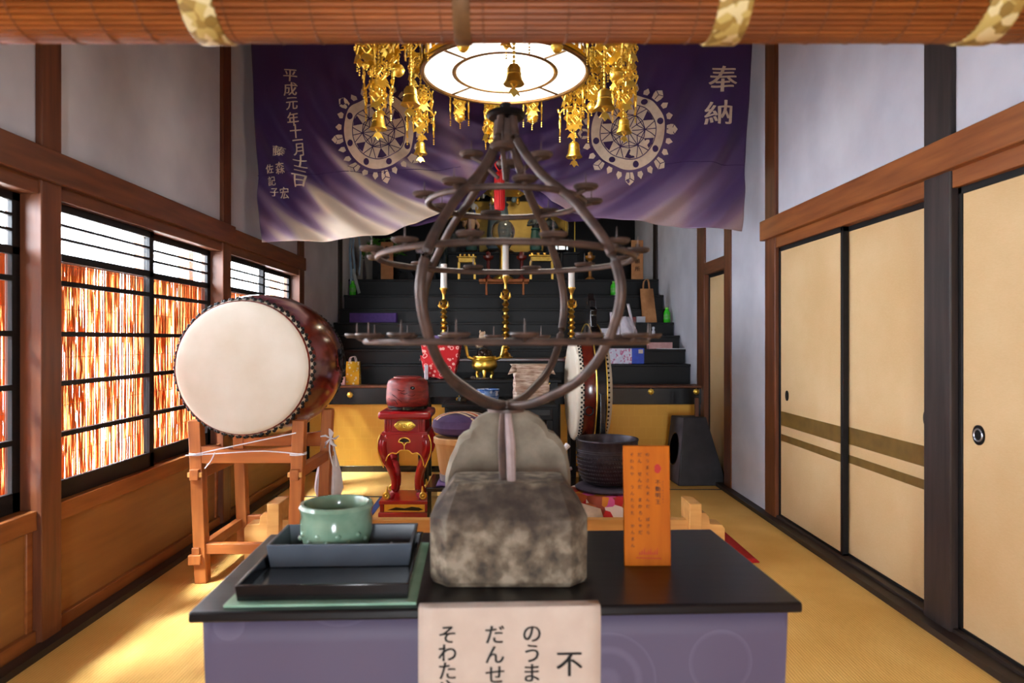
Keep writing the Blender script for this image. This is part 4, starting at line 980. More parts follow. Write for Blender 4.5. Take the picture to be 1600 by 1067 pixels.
o = bag('brown_bag', 'tall brown paper bag with handles leaning on the right altar step', 1015, 0, T[3][0]+.1, .145, .375, .08, kraft, kraft, -.035, z=T[3][1], handle=.10)
onb(3, 'white_card_box', 'small white box in front of the brown paper bag', 'box', 994, 1008, .066, MATS['box_white'], .04, .03)
onb(3, 'red_tin', 'tiny dark red tin left of the small white box by the brown bag', 'tin', 986, 993.5, .06, M('dark_red', (130, 20, 20), (104, 14, 14), 20, rough=.4), .04, .04)
def bottle(px, i, label, h=.15, r=.037, dy=.06):
    Y = T[i][0]+dy; z = T[i][1]+.001; x = PX(px, Y); o = thing('green_bottle', label, 'bottle', (x, Y, z), 'green drink bottles on the altar steps')
    MB().lathe([(r*.9, z), (r, z+.006), (r, z+h*.6), (r*.96, z+h*.68), (r*.5, z+h*.84), (r*.45, z+h*.88)], (x, Y, 0), 20).build('body', green, o)
    MB().lathe([(r*.5, z+h*.88), (r*.52, z+h*.89), (r*.52, z+h), (.0001, z+h)], (x, Y, 0), 16).build('cap', M('green_cap', (120, 210, 70), None, 10, rough=.4), o)
    MB().lathe([(r*1.01, z+h*.22), (r*1.012, z+h*.24), (r*1.012, z+h*.5), (r*1.01, z+h*.52)], (x, Y, 0), 20).build('label_band', M('green_label', (90, 190, 60), (60, 150, 40), 30, rough=.4), o)
bottle(1042, 3, 'green drink bottle on the altar step right of the brown paper bag', .165)
bottle(959, 5, 'green drink bottle half hidden behind the right rib of the candle stand', .165)
bottle(551, 5, 'green drink bottle at the left end of the altar below the leafy plant', .17)
mb = MB(); Y = T[2][0]+.05; x = PX(1021, Y); z = T[2][1]
tag(MB().lathe([(.018, z+.001), (.02, z+.04), (.01, z+.06), (.016, z+.075), (.014, z+.09), (.0001, z+.095)], (x, Y, 0), 14).build('salt_shaker', MATS['box_white']), 'tiny white bottle on the altar step above the pink flat box', 'bottle')
def tablet(px0, px1, py0, py1, label, txt):
    Y = T[6][0]+.02; x0, x1, z0, zt = PX(px0, Y), PX(px1, Y), T[6][1], PZ(py0, Y); o = thing('wooden_tablet', label, 'sign', ((x0+x1)/2, Y, z0), 'wooden tablets on the top altar step')
    MB().bx(x0, x1, Y, Y+.03, z0+.001, zt).build('board', kraft, o, bevel=.003)
    write(MB(), txt, lambda a, b: (a, Y-.002, b), (x0+x1)/2, zt-.075, .062, .09).build('lettering', ink, o)
tablet(595, 614, 378, 437, 'orange wooden tablet below the leafy plant on the left of the altar', '奉納')
tablet(987, 1005, 375, 433, 'orange wooden tablet with black characters on the right of the altar', '御祈願所')
# leafy plant
Y = T[6][0]+.35; x, z = PX(600, Y), T[6][1]
o = thing('leafy_plant', 'leafy green branch in a dark vase on the left top step of the altar', 'plant', (x, Y, z))
MB().lathe([(.06, z+.001), (.07, z+.03), (.05, z+.12), (.075, z+.2), (.06, z+.24), (.0001, z+.24)], (x, Y, 0), 20).build('vase', statue, o)
mb, st = MB(), MB()
for k in range(260):
    a, e = random.uniform(0, 2*pi), random.uniform(-.3, 1.2); r = random.uniform(.06, .3)
    c = Vector((x + r*cos(a)*cos(e)*1.05, Y - .03 + r*sin(a)*cos(e)*.7, z + .36 + r*sin(e)*.75)); u = Vector((random.gauss(0, 1), random.gauss(0, 1), random.gauss(0, .6))).normalized(); w_ = u.cross(Vector((0, .4, 1))).normalized()
    L, Wd = random.uniform(.035, .06), random.uniform(.014, .022)
    mb.add([c-u*L, c+w_*Wd+Vector((0, 0, .006)), c+u*L, c-w_*Wd+Vector((0, 0, .006))], [(0, 1, 2, 3)])
    if k % 12 == 0: st.tube([(x, Y, z+.22), ((x+c.x)/2, (Y+c.y)/2, (z+.25+c.z)/2), c], .004, 5)
mb.build('leaves', leafm, o, flatshade=True); st.build('stem', M('twig', (70, 60, 36), None, 10), o)
# hanging pale streamers by the left post
o = thing('paper_streamer', 'pale blue paper streamers hanging by the dark post left of the plant', 'streamer', (PX(552, 8.0), 8.0, 1.77)); mb = MB()
for k, (px, w, za, zb) in enumerate(((548, .03, 2.75, 1.9), (553, .025, 2.7, 1.86), (562, .02, 2.72, 2.0))):
    x = PX(px, 8.08); mb.grid(lambda u, v: (x+(u-.5)*w+.008*sin(9*v+k), 8.08+.01*sin(7*v+k), za+(zb-za)*v), 2, 12)
mb.build('strip', M('pale_blue_paper', (150, 172, 190), (120, 144, 164), 10, rough=.8), o, thick=.002)
mb = MB(); mb.rbx((PX(557, 8.1), 8.08, 1.935), (.035, .01, .30), (0, -.25, 0)); mb.build('slanted_slip', M('pale_grey', (170, 176, 172), None, 10), o)
# ------------------------------------------------------------------ innermost shrine: gold screen, statues, small tables
SY = 9.0; SZ = T[6][1]
o = thing('gold_screen', 'gold screen behind the dark statue in the middle of the altar', 'screen', (0, 9.25, SZ))
MB().bx(PX(690, 9.25), PX(893, 9.25), 9.22, 9.25, SZ+.001, 3.2).build('gold_ground', M('old_gold', (214, 176, 84), (180, 144, 60), 6, rough=.5, metal=.3), o)
mb = MB()
for px in (688, 893): mb.bx(PX(px, 9.2)-.05, PX(px, 9.2)+.05, 9.16, 9.26, SZ+.001, 3.3)
mb.bx(PX(684, 9.2), PX(897, 9.2), 9.16, 9.26, 3.1, 3.3); mb.build('frame', lacq, o, bevel=.005)
mb = MB()
for px in (898, 884): mb.bx(PX(px, 9.15)-.006, PX(px, 9.15)+.006, 9.145, 9.155, SZ, 3.2)
mb.build('gilt_strip', gold, o)
def figure(name, label, px, Y, z0, h, mats, pose):
    x = PX(px, Y); o = thing(name, label, 'statue', (x, Y, z0))
    k = h
    MB().lathe([(.17*k, z0+.001), (.18*k, z0+.03*k), (.13*k, z0+.06*k), (.0001, z0+.06*k)], (x, Y, 0), 18).build('base', MATS['dark_bronze'], o)
    MB().lathe([(.10*k, z0+.055*k), (.125*k, z0+.1*k), (.115*k, z0+.25*k), (.10*k, z0+.42*k), (.085*k, z0+.54*k), (.0001, z0+.55*k)], (x, Y, 0), 20, 'Z', 1, .75, squash=lambda a: 1+.05*cos(8*a)).build('skirt', mats[0], o)
    mb = MB().lathe([(.075*k, z0+.52*k), (.085*k, z0+.60*k), (.105*k, z0+.70*k), (.10*k, z0+.76*k), (.05*k, z0+.80*k), (.03*k, z0+.82*k), (.032*k, z0+.84*k), (.056*k, z0+.87*k), (.062*k, z0+.91*k), (.05*k, z0+.965*k), (.02*k, z0+.99*k), (.0001, z0+.995*k)], (x, Y, 0), 20, 'Z', 1, .72)
    for sx in (-1, 1):
        if pose == 'clasp': pts = [(x+sx*.10*k, Y, z0+.74*k), (x+sx*.165*k, Y-.04*k, z0+.62*k), (x+sx*.03*k, Y-.12*k, z0+.63*k)]
        else: pts = [(x+sx*.10*k, Y, z0+.74*k), (x+sx*.17*k, Y-.03*k, z0+.63*k), (x+sx*.16*k, Y-.12*k, z0+(.70 if sx < 0 else .56)*k)]
        mb.tube(smooth(pts), [.036*k]*4+[.028*k]*3, 8)
        mb.sph(pts[-1], .03*k, 8, 5); mb.sph((x+sx*.06*k, Y, z0+.905*k), (.012*k, .014*k, .022*k), 6, 4)
    mb.sph((x, Y-.047*k, z0+.905*k), (.009*k, .012*k, .014*k), 6, 4)
    mb.build('body', mats[1], o)
    MB().ring((x, Y, z0+.53*k), .088*k, .018*k, 'Z', 18, 6).build('sash', mats[2], o)
    m = MB().lathe([(.058*k, z0+.915*k), (.066*k, z0+.93*k), (.058*k, z0+.975*k), (.025*k, z0+1.005*k), (.0001, z0+1.01*k)], (x, Y+.008*k, 0), 16, 'Z', 1, .9); m.sph((x, Y, z0+1.02*k), .018*k, 8, 5); m.build('hair', M('statue_black', (26, 24, 26), None, 10), o)
    m = MB()
    for sx in (-1, 1): m.sph((x+sx*.022*k, Y-.043*k, z0+.915*k), (.008*k, .006*k, .005*k), 6, 4)
    m.tube([(x-.014*k, Y-.046*k, z0+.878*k), (x+.014*k, Y-.046*k, z0+.878*k)], .003*k, 5); m.build('face_paint', MATS['statue_black'], o)
    return o
teal = M('statue_teal', (44, 92, 84), (34, 66, 62), 20, rough=.5); pinkm = M('statue_pink', (176, 84, 96), None, 20); robe = M('robe_grey_blue', (92, 112, 124), (60, 76, 88), 12, (1, 1, .3), rough=.6)
fz = SZ + .38
mb = MB(); mb.bx(PX(662, 8.8), PX(900, 8.8), 8.6, 9.11, SZ+.001, fz); mb.bx(PX(660, 8.8), PX(902, 8.8), 8.57, 9.13, fz-.03, fz)
tag(mb.build('shrine_dais', blackw, bevel=.004), 'black dais under the statues in front of the gold screen', 'dais')
f1 = figure('main_statue', 'large dark statue in a grey blue robe behind the red tassel', 779, 8.95, fz, 1.25, (robe, robe, statue), 'hold')
ms = PX(779, 8.95)
m = MB().tube([(ms-.2, 8.80, fz+.72), (ms-.2, 8.80, fz+1.28)], [.02, .006], 8, flat=.4); m.build('sword', M('steel', (190, 190, 200), (170, 170, 180), 20, rough=.3, metal=.9), f1)
figure('attendant_statue', 'small painted attendant statue with a red sash and green skirt left of the crystal ball', 736, 8.72, fz, .56, (teal, skinst, pinkm), 'hold')
figure('attendant_statue', 'small dark attendant statue with folded arms right of the crystal ball', 837, 8.72, fz, .58, (teal, statue, teal), 'clasp')
figure('attendant_statue', 'small dark statue half hidden behind the attendant with folded arms', 858, 8.99, fz, .60, (statue, statue, statue), 'clasp')
figure('blue_statuette', 'tiny blue figure with a white top far left of the red tassel', 739, 9.05, fz+.42, .36, (M('deep_blue', (40, 60, 130), None, 10), MATS['box_white'], MATS['deep_blue']), 'hold')
tag(MB().bx(PX(729, 9.05), PX(749, 9.05), 8.98, 9.12, fz+.001, fz+.42).build('statuette_pedestal', lacq, bevel=.004), 'black pedestal under the tiny blue figure', 'pedestal')
# arched tablet, disc, crystal ball, lanterns, offering tables
x, Y = PX(709, 8.98), 8.98
o = thing('arched_niche', 'dark arched niche with a seated figure at the left of the shrine', 'niche', (x, Y, fz))
ar = [(x-.15, fz+.001), (x+.15, fz+.001)] + [(x+.15*cos(pi*k/12), fz+.32+.19*sin(pi*k/12)) for k in range(13)]
MB().prism(ar, Y, Y+.06).build('arch_board', lacq, o, bevel=.006)
MB().lathe([(.10, fz+.002), (.10, fz+.06), (.085, fz+.12), (.07, fz+.22), (.075, fz+.27), (.03, fz+.30), (.045, fz+.34), (.04, fz+.39), (.0001, fz+.41)], (x, Y-.09, 0), 16, 'Z', 1, .7).build('seated_figure', statue, o)
x, Y = PX(636, 8.85), 8.85
o = thing('round_disc', 'dark round disc on a stand right of the leafy plant', 'disc', (x, Y, SZ))
MB().lathe([(.0001, -.015), (.19, -.015), (.205, 0), (.19, .015), (.0001, .015)], (x, Y, SZ+.34), 36, 'Y').build('disc', blackmetal, o)
MB().prism([(x-.14, SZ+.001), (x+.14, SZ+.001), (x+.06, SZ+.15), (x-.06, SZ+.15)], Y-.03, Y+.03).build('stand', lacq, o)
x, Y = PX(786, 8.45), 8.45
o = thing('crystal_ball', 'clear crystal ball on a gilt stand in front of the dark statue', 'crystal ball', (x, Y, SZ))
MB().sph((x, Y, PZ(362, Y)), .15, 28, 18).build('ball', crystal, o)
zb = PZ(362, Y)-.15
MB().lathe([(.13, SZ+.001), (.13, SZ+.04), (.05, SZ+.08), (.04, zb-.08), (.09, zb-.01), (.095, zb+.02), (.06, zb+.0), (.0001, zb-.005)], (x, Y, 0), 24).build('stand', gold, o)
mb = MB()
for k in range(8): a = 2*pi*k/8; mb.sph((x+.10*cos(a), Y+.10*sin(a), zb+.01), (.03, .02, .025), 7, 5)
mb.build('lotus_petals', MATS['dark_bronze'], o)
def offer(px0, px1, py0, py1, Y, label):
    x0, x1 = PX(px0, Y), PX(px1, Y); zt = PZ(py0, Y); o = thing('gilt_table', label, 'table', ((x0+x1)/2, Y, SZ), 'small gilt offering tables in the shrine')
    MB().bx(x0, x1, Y-.07, Y+.07, zt-.02, zt).build('tabletop', brass, o, bevel=.004)
    MB().bx(x0+.02, x1-.02, Y-.055, Y+.055, zt-.075, zt-.02).build('frieze', brass, o, bevel=.003)
    for sx in (x0+.025, x1-.025):
        for sy in (-.045, .045): MB().bx(sx-.012, sx+.012, Y+sy-.012, Y+sy+.012, SZ+.001, zt-.075).build('leg', brass, o)
    mb = MB()
    for k in range(4): mb.lathe([(.016, zt), (.02, zt+.03), (.012, zt+.03)], (x0+.04+k*(x1-x0-.08)/3, Y, 0), 12)
    mb.build('cups', brass, o)
offer(714, 745, 401, 412, 8.4, 'small gilt offering table with cups left of the middle candle')
offer(826, 866, 399, 412, 8.4, 'small gilt offering table with cups right of the middle candle')
def urn(px, py, Y, r, label):
    x, z = PX(px, Y), SZ; o = thing('dark_urn', label, 'urn', (x, Y, z)); h = (PZ(py, Y)-SZ)
    MB().lathe([(r*.6, z+.001), (r*.7, z+.02), (r, z+h*.45), (r*.9, z+h*.75), (r*.55, z+h*.85), (r*.6, z+h*.9), (r*.3, z+h*.97), (.0001, z+h)], (x, Y, 0), 24).build('body', M('dark_glaze', (24, 40, 44), (14, 22, 26), 10, rough=.12, coat=.6), o)
urn(689, 370, 8.42, .09, 'dark glossy lidded urn behind the left candle')
x, Y = PX(877, 8.4), 8.4
o = thing('shrine_lantern', 'small black lantern with glowing white panes at the right of the shrine', 'lantern', (x, Y, SZ))
zb = PZ(391, Y); zt = PZ(377, Y)
MB().lathe([(.07, SZ+.001), (.07, SZ+.03), (.022, SZ+.05), (.022, zb-.03), (.1, zb-.01), (.1, zb)], (x, Y, 0), 6).build('base', blackmetal, o)
MB().lathe([(.085, zb), (.085, zt)], (x, Y, 0), 6).build('pane', litpane, o)
mb = MB()
for k in range(6): a = 2*pi*k/6; mb.tube([(x+.088*cos(a), Y+.088*sin(a), zb), (x+.088*cos(a), Y+.088*sin(a), zt)], .009, 6)
for k in range(12): a = 2*pi*(k+.5)/12; mb.tube([(x+.084*cos(a), Y+.084*sin(a), zb), (x+.084*cos(a), Y+.084*sin(a), zt)], .004, 5)
mb.build('bars', blackmetal, o)
MB().lathe([(.14, zt-.005), (.145, zt+.01), (.09, zt+.07), (.05, zt+.09), (.04, zt+.12), (.0001, zt+.16)], (x, Y, 0), 6).build('roof', blackmetal, o)
for px, lab in ((670, 'clear glass jar left of the dark urn in the shrine'), (656, 'clear glass jar nearest the round disc in the shrine')):
    x = PX(px, 8.35); zz = PZ(396, 8.35)
    o = thing('glass_jar', lab, 'jar', (x, 8.35, SZ)); MB().lathe([(.05, SZ+.001), (.05, zz-.01), (.0001, zz-.01)], (x, 8.35, 0), 14).build('stand', lacq, o)
    MB().lathe([(.04, zz), (.055, zz+.02), (.055, zz+.1), (.03, zz+.12), (.0001, zz+.12)], (x, 8.35, 0), 18).build('jar', MATS['box_white'] if px == 670 else plastic, o)
for px, col, lab in ((763, (120, 30, 24), 'small red lacquered cup stand left of the middle candle'), (815, (130, 34, 26), 'small red lacquered cup stand right of the middle candle'), (922, (150, 100, 30), 'small gilt ornament between the lantern and the right wooden tablet')):
    x = PX(px, 8.36); zz = PZ(400, 8.36)
    tag(MB().lathe([(.06, SZ+.001), (.06, SZ+.02), (.02, SZ+.05), (.02, zz-.06), (.06, zz-.03), (.065, zz), (.03, zz), (.03, zz+.04), (.0001, zz+.06)], (x, 8.36, 0), 18).build('cup_stand', M('cup%d' % px, col, None, 10, rough=.3, coat=.4)), lab, 'cup stand')
for nm, loc, w_ in (('screen_fill', (.15, 8.2, 3.0), 9), ('lantern_bulb', (PX(877, 8.4), 8.28, PZ(384, 8.4)), 1.5)):  # first: unseen fill added to brighten the gold screen; second: the lantern's own
    l = bpy.data.lights.new(nm, 'POINT'); l.energy = w_; l.shadow_soft_size = .06; l.color = (1, .86, .6)
    lo = bpy.data.objects.new(nm, l); COL.objects.link(lo); lo.location = loc
# small orange rack
Y = T[5][0]+.05; z = T[5][1]; x0, x1 = PX(748, Y), PX(827, Y)
o = thing('wooden_rack', 'low orange wooden rack on an altar step behind the middle candle', 'rack', ((x0+x1)/2, Y, z))
zz = PZ(436, Y); rk = wood('rack_wood', (196, 110, 44), (160, 84, 30), 'X', 6)
MB().bx(x0, x1, Y-.02, Y+.03, zz-.035, zz).build('rail', rk, o, bevel=.003); MB().bx(x0+.01, x1-.01, Y-.01, Y+.02, zz-.055, zz-.042).build('rail', rk, o, bevel=.003)
for x in (x0+.09, x1-.07): MB().bx(x-.012, x+.012, Y-.02, Y+.03, z+.001, zz).build('leg', rk, o, bevel=.003)
# gilt canopy
x, Y = PX(789, 7.6), 7.6
o = thing('gilt_canopy', 'small gilt canopy hanging behind the gathered middle of the purple curtain', 'canopy', (x, Y, PZ(303, Y)))
zc = PZ(300, Y)
MB().lathe([(.30, zc), (.32, zc+.03), (.30, zc+.06), (.20, zc+.16), (.12, zc+.22), (.06, zc+.25), (.07, zc+.30), (.0001, zc+.34)], (x, Y, 0), 6).build('roof', gold, o)
MB().tube([(x, Y, zc+.3), (x, Y, 3.6)], .012, 8).build('chain', blackmetal, o)
mb = MB()
for k in range(6): a = 2*pi*k/6; mb = MB(); mb.tube(smooth([(x+.31*cos(a), Y+.31*sin(a), zc+.02), (x+.36*cos(a), Y+.36*sin(a), zc+.03), (x+.38*cos(a), Y+.38*sin(a), zc+.09)]), .014, 6); mb.sph((x+.3*cos(a), Y+.3*sin(a), zc-.05), (.02, .02, .045), 8, 6); mb.build('corner_scroll', gold, o)
# ------------------------------------------------------------------ purple curtain
BY0 = 4.86
bot = [(408, 378), (470, 378), (540, 373), (600, 365), (650, 350), (690, 328), (730, 300), (757, 276), (780, 258), (800, 264), (830, 285), (860, 316), (890, 330), (930, 338), (975, 344), (1030, 351), (1090, 357), (1161, 361)]
def interp(tab, x):
    if x <= tab[0][0]: return tab[0][1]
    for (a, b), (c, d) in zip(tab, tab[1:]):
        if x <= c: return b + (d-b)*(x-a)/(c-a)
    return tab[-1][1]
def sm(a, b, x): t = max(0, min(1, (x-a)/(b-a))); return t*t*(3-2*t)
def fold(px, py): # towards the room, metres
    dx, dy = px-788, py-40; d = sqrt(dx*dx*(.85 if dx < 0 else .8) + dy*dy); ang = atan2(dy, abs(dx)+1)
    w = sm(90, 230, d)*sm(.10, .55, ang)
    side = -1 if dx < 0 else 1
    cr = 1 - .75*max(math.exp(-((px-592)**2+(py-205)**2)/70**2), math.exp(-((px-981)**2+(py-205)**2)/70**2))
    f = .048*w*cr*sin(2*pi*d/(62 if side < 0 else 88) + 1.1*sin(ang*3) + side)
    f += .014*w*cr*sin(2*pi*d/31 + 2.0 + side*2)
    g = 1 - sm(0, 150, abs(dx)); f += .035*g*sin(abs(dx)/9.0 + py/55)*sm(100, 250, py)    # tight pleats at the gather
    edge = sm(0, 1, (abs(dx)-230)/150)
    f += .022*edge*cr*sin(px/34 + py/260.0)*(.5+.5*sm(60, 330, py))
    f += .01*sin(px/57.0 + 1)*sm(60, 200, py)
    f *= .35 + .65*sm(0, 45, min(px-392, 1172-px))
    # soft tucks under each tie at the top edge
    for tx in (404, 520, 640, 790, 925, 1070, 1165):
        f += .014*math.exp(-((px-tx - .25*(py-60))/16)**2)*math.exp(-(py-45)/90)
    return f
def surf(px, py, off=0): # the curtain hangs in a plane, its folds come towards the room
    x, z = PX(px, BY0), PZ(py, BY0); return (x, BY0 - fold(px, py) - off, z)
def edgeL(py): return interp([(40, 390), (60, 392), (378, 408)], py)
def edgeR(py): return interp([(40, 1176), (60, 1175), (361, 1160)], py)
NU, NV = 300, 140
def bpix(u, v):
    pb = 405 + (1161-405)*u; yb = interp(bot, pb)
    py = 42 + (yb-42)*v; l, r = edgeL(py), edgeR(py)
    return l + (r-l)*u, py
o = thing('purple_curtain', 'wide purple curtain with cream lower edge and two wheel crests, gathered up in the middle', 'curtain', (0, BY0, PZ(378, BY0)))
mb = MB().grid(lambda u, v: surf(*bpix(u, v)), NU, NV); b = mb.build('cloth', bannerm, o, thick=.004)
at = b.data.attributes.new('dye', 'FLOAT', 'POINT')
dye = []
for j in range(NV+1):
    for i in range(NU+1):
        u, v = i/NU, j/NV; px, py = bpix(u, v); dx = px-788
        d = sqrt(dx*dx*.85 + (py-40)**2)
        # resist-dyed lower border: cream fading up into purple, ragged along the old dye lines
        if dx < 0: q = sm(235, 365, py - 64*(1-sm(450, 520, px)) + (42 - 24*(1-sm(450, 520, px)))*sin(2*pi*d/62 + 1.2) + 22*sin(2*pi*d/27 + px/60)) * sm(700, 660, px)**0 * (1.05 - .4*sm(-160, -20, dx))
        else: q = .6*sm(225, 390, py + 34*sin(2*pi*d/90 + .5) + 16*sin(px/23)) * (1 - .35*sm(0, 60, 60-abs(dx)))
        if py < 290 and 640 < px < 760: q = max(q, .55*sm(150, 240, py)*math.exp(-((px-705 + (py-215)*-.55)/24)**2))
        dye.append(max(0, min(1, q)))
at.data.foreach_set('value', dye)
# seam of the lower breadth
mb = MB()
sl = [(402, 274), (500, 270), (600, 268), (720, 262)]; sr = [(1030, 254), (1100, 256), (1164, 257)]
for tab in (sl, sr):
    n = 60; pts = [surf(tab[0][0]+(tab[-1][0]-tab[0][0])*k/n, interp(tab, tab[0][0]+(tab[-1][0]-tab[0][0])*k/n), .003) for k in range(n+1)]
    mb.tube(pts, .0028, 5)
mb.build('seam', purple, o)
# folded-back layer below the gather
def back(u, v):
    px = 640 + 300*u; a = interp(bot, px); py = a - 26 + (a*.0 + (26 + 24*sin(pi*u)))*v
    x, y, z = surf(px, py); return (x, y + .05 + .01*sin(30*u), z)
MB().grid(back, 60, 6).build('folded_back_layer', purple, o, thick=.004)
# wheel crests
def crest(cx, cy, R, rot, tilt):
    A, B, dots = MB(), MB(), []
    def pt(r, a, off): return surf(cx + r*R*cos(a+rot), cy - r*R*1.06*sin(a+rot), off)
    def poly(mbx, P, off, sub=1): mbx.add([surf(cx + x*R*cos(rot) - y*R*sin(rot), cy - 1.06*R*(x*sin(rot) + y*cos(rot)), off) for x, y in P], [tuple(range(len(P)))])
    def annulus(mbx, r0, r1, off, n=64, m=2):
        base = len(mbx.v); vs = [pt(r0+(r1-r0)*j/m, 2*pi*k/n, off) for j in range(m+1) for k in range(n)]
        mbx.add(vs, [(j*n+k, j*n+(k+1) % n, (j+1)*n+(k+1) % n, (j+1)*n+k) for j in range(m) for k in range(n)])
    annulus(A, .76, 1.0, .0065, 96, 4); annulus(A, .0, .735, .0065, 96, 12)
    def line(a, b, w, off=.012, n=8):
        dx, dy = b[0]-a[0], b[1]-a[1]; L = sqrt(dx*dx+dy*dy); nx, ny = -dy/L*w/2, dx/L*w/2
        for k in range(n):
            p = (a[0]+dx*k/n, a[1]+dy*k/n); q = (a[0]+dx*(k+1)/n, a[1]+dy*(k+1)/n)
            poly(B, [(p[0]-nx, p[1]-ny), (q[0]-nx, q[1]-ny), (q[0]+nx, q[1]+ny), (p[0]+nx, p[1]+ny)], off)
    pc = lambda r, a: (r*cos(a), r*sin(a))
    for k in range(8):
        a = 2*pi*k/8 + .2; c = pc(.88, a); dots.append(MB()); poly(dots[-1], [(c[0]+.085*cos(t*pi/7), c[1]+.085*sin(t*pi/7)) for t in range(14)], .012)
    w = .022
    for k in range(6):
        a = pi*k/3; b2 = a + pi/3; m = a + pi/6
        P6 = pc(.46, a); P7 = pc(.46, b2); o1 = pc(.72, a+.0); om = pc(.73, m)
        line(pc(.1, a), pc(.73, a), w); line(pc(.1, m), pc(.46, m), w)                 # spokes
        line(P6, pc(.735, a+.26), w); line(P6, pc(.735, a-.26), w)
        line(P6, pc(.27, m), w); line(P6, pc(.27, a-pi/6), w); line(P6, pc(.46, m), w); line(P6, pc(.46, a-pi/6), w)
        line(P6, P7, w)
        poly(B, [pc(.47, m), pc(.72, m-.2), pc(.735, m), pc(.72, m+.2)], .012)         # dark wedges
    poly(A, [pc(.11, 2*pi*k/20) for k in range(20)], .0135)
    n = 24
    for k in range(n):
        a = 2*pi*k/n; big = k % 3 == 0; r0, r1, hw = (1.06, 1.38, .125) if big else (1.08, 1.27, .078)
        rr = lambda r, t: (r*cos(a) - t*sin(a), r*sin(a) + t*cos(a))
        poly(A, [rr(r0, -hw*.7), rr(r0+.12*(r1-r0)/.32, -hw), rr(r1-.1, -hw*1.02), rr(r1, 0), rr(r1-.1, hw*1.02), rr(r0+.12*(r1-r0)/.32, hw), rr(r0, hw*.7)], .0065)
        if big:
            c = rr((r0+r1)/2, 0); line(c, rr(r0, 0), .02, .012, 2); line(c, rr(r1-.1, -hw), .02, .012, 2); line(c, rr(r1-.1, hw), .02, .012, 2)
    return A, B, dots
for cx, cy, R, rot, side in ((592, 205, 55, .15, 'left'), (981, 205, 57, .05, 'right')):
    A, B, dots = crest(cx, cy, R, rot, 0)
    c = A.build('wheel_crest', cream, o, label='cream wheel crest on the %s half' % side); B.build('crest_lines', purple, c)
    for m in dots: m.build('crest_dot', purple, c)
# characters
mb = MB(); sf = lambda x, z: surf(x, -z, .005)
def col(txt, pts, sz, bold=1):
    for ch, (px, py) in zip(txt, pts):
        vs, fs = glyph(ch); mb.add([surf(px + a*sz, py - b*sz*1.05, .010) for a, b in vs], fs)
date = '平成元年十一月十三日'
dp = [(455, 118), (456, 144), (459, 166), (460, 187), (463, 205), (466, 217), (466, 231), (468, 250), (470, 268), (472, 285)]
dp = [(455, 120), (456, 142), (459, 165), (460, 188), (463, 206), (465, 219), (466, 233), (468, 251), (470, 268), (472, 285)]
for ch, (px, py), sz in zip(date, dp, (22, 22, 21, 21, 21, 19, 20, 21, 21, 22)):
    vs, fs = glyph(ch); mb.add([surf(px + a*sz, py - b*sz*1.05, .010) for a, b in vs], fs)
col('藤森宏', [(440, 240), (442, 266), (445, 302)], 17); col('佐記子', [(423, 265), (425, 283), (428, 300)], 14)
for ch, (px, py), sz in zip('奉納', ((1129, 124), (1121, 178)), (46, 44)):
    vs, fs = glyph(ch); mb.add([surf(px + a*sz + b*sz*.08, py - b*sz*.95, .008) for a, b in vs], fs)
mb.build('lettering', cream, o)
struct(MB().tube([(-1.86, BY0+.02, PZ(44, BY0)), (1.86, BY0+.02, PZ(44, BY0))], .012, 10).build('trim_23', darkY))
# red tassel at the gather
x, Y = PX(780.5, 4.74), 4.74; zt, zb = PZ(268, Y), PZ(328, Y)
o = thing('red_tassel', 'long red tassel hanging at the gathered middle of the purple curtain', 'tassel', (x, Y, zb))
redm = M('red_silk', (214, 14, 22), (180, 8, 16), 60, (1, 1, .1), rough=.6)
MB().lathe([(.031, zb), (.037, zb+.02), (.036, zt-.04), (.03, zt-.012), (.016, zt), (.0001, zt+.004)], (x, Y, 0), 30, squash=lambda a: 1+.04*cos(15*a)).build('skirt', redm, o)
mb = MB()
for sx, w in ((-1, .03), (1, .045)):
    mb.tube(smooth([(x, Y, zt), (x+sx*w*.6, Y-.01, zt+.02), (x+sx*w, Y-.012, zt+.05), (x+sx*w*.4, Y-.01, zt+.065), (x, Y-.005, zt+.04)]), .006, 6)
mb.tube([(x, Y, zt+.03), (x, Y+.02, zt+.09), (x+.01, Y+.08, zt+.14)], .006, 6)
mb.build('cord_loops', redm, o)
# twisted cord hanging left of the curtain
x, Y = PX(365, 4.9), 4.9; mb = MB()
n = 90; zt, zb = PZ(45, Y), PZ(148, Y)
for ph in (0, pi): mb.tube([(x+.008*sin(k*.9+ph), Y-.02+.008*cos(k*.9+ph), zt+(zb-zt)*k/n) for k in range(n+1)], .0055, 5)
o = thing('twisted_cord', 'black and white twisted cord hanging left of the purple curtain', 'cord', (x, Y, zb))
mb.build('cord', M('cord_black', (30, 28, 32), None, 10), o)
mb = MB(); mb.tube([(x+.010*sin(k*.9+.8), Y-.02+.010*cos(k*.9+.8), zt+(zb-zt)*k/n) for k in range(n+1)], .004, 5); mb.build('white_strand', white, o)

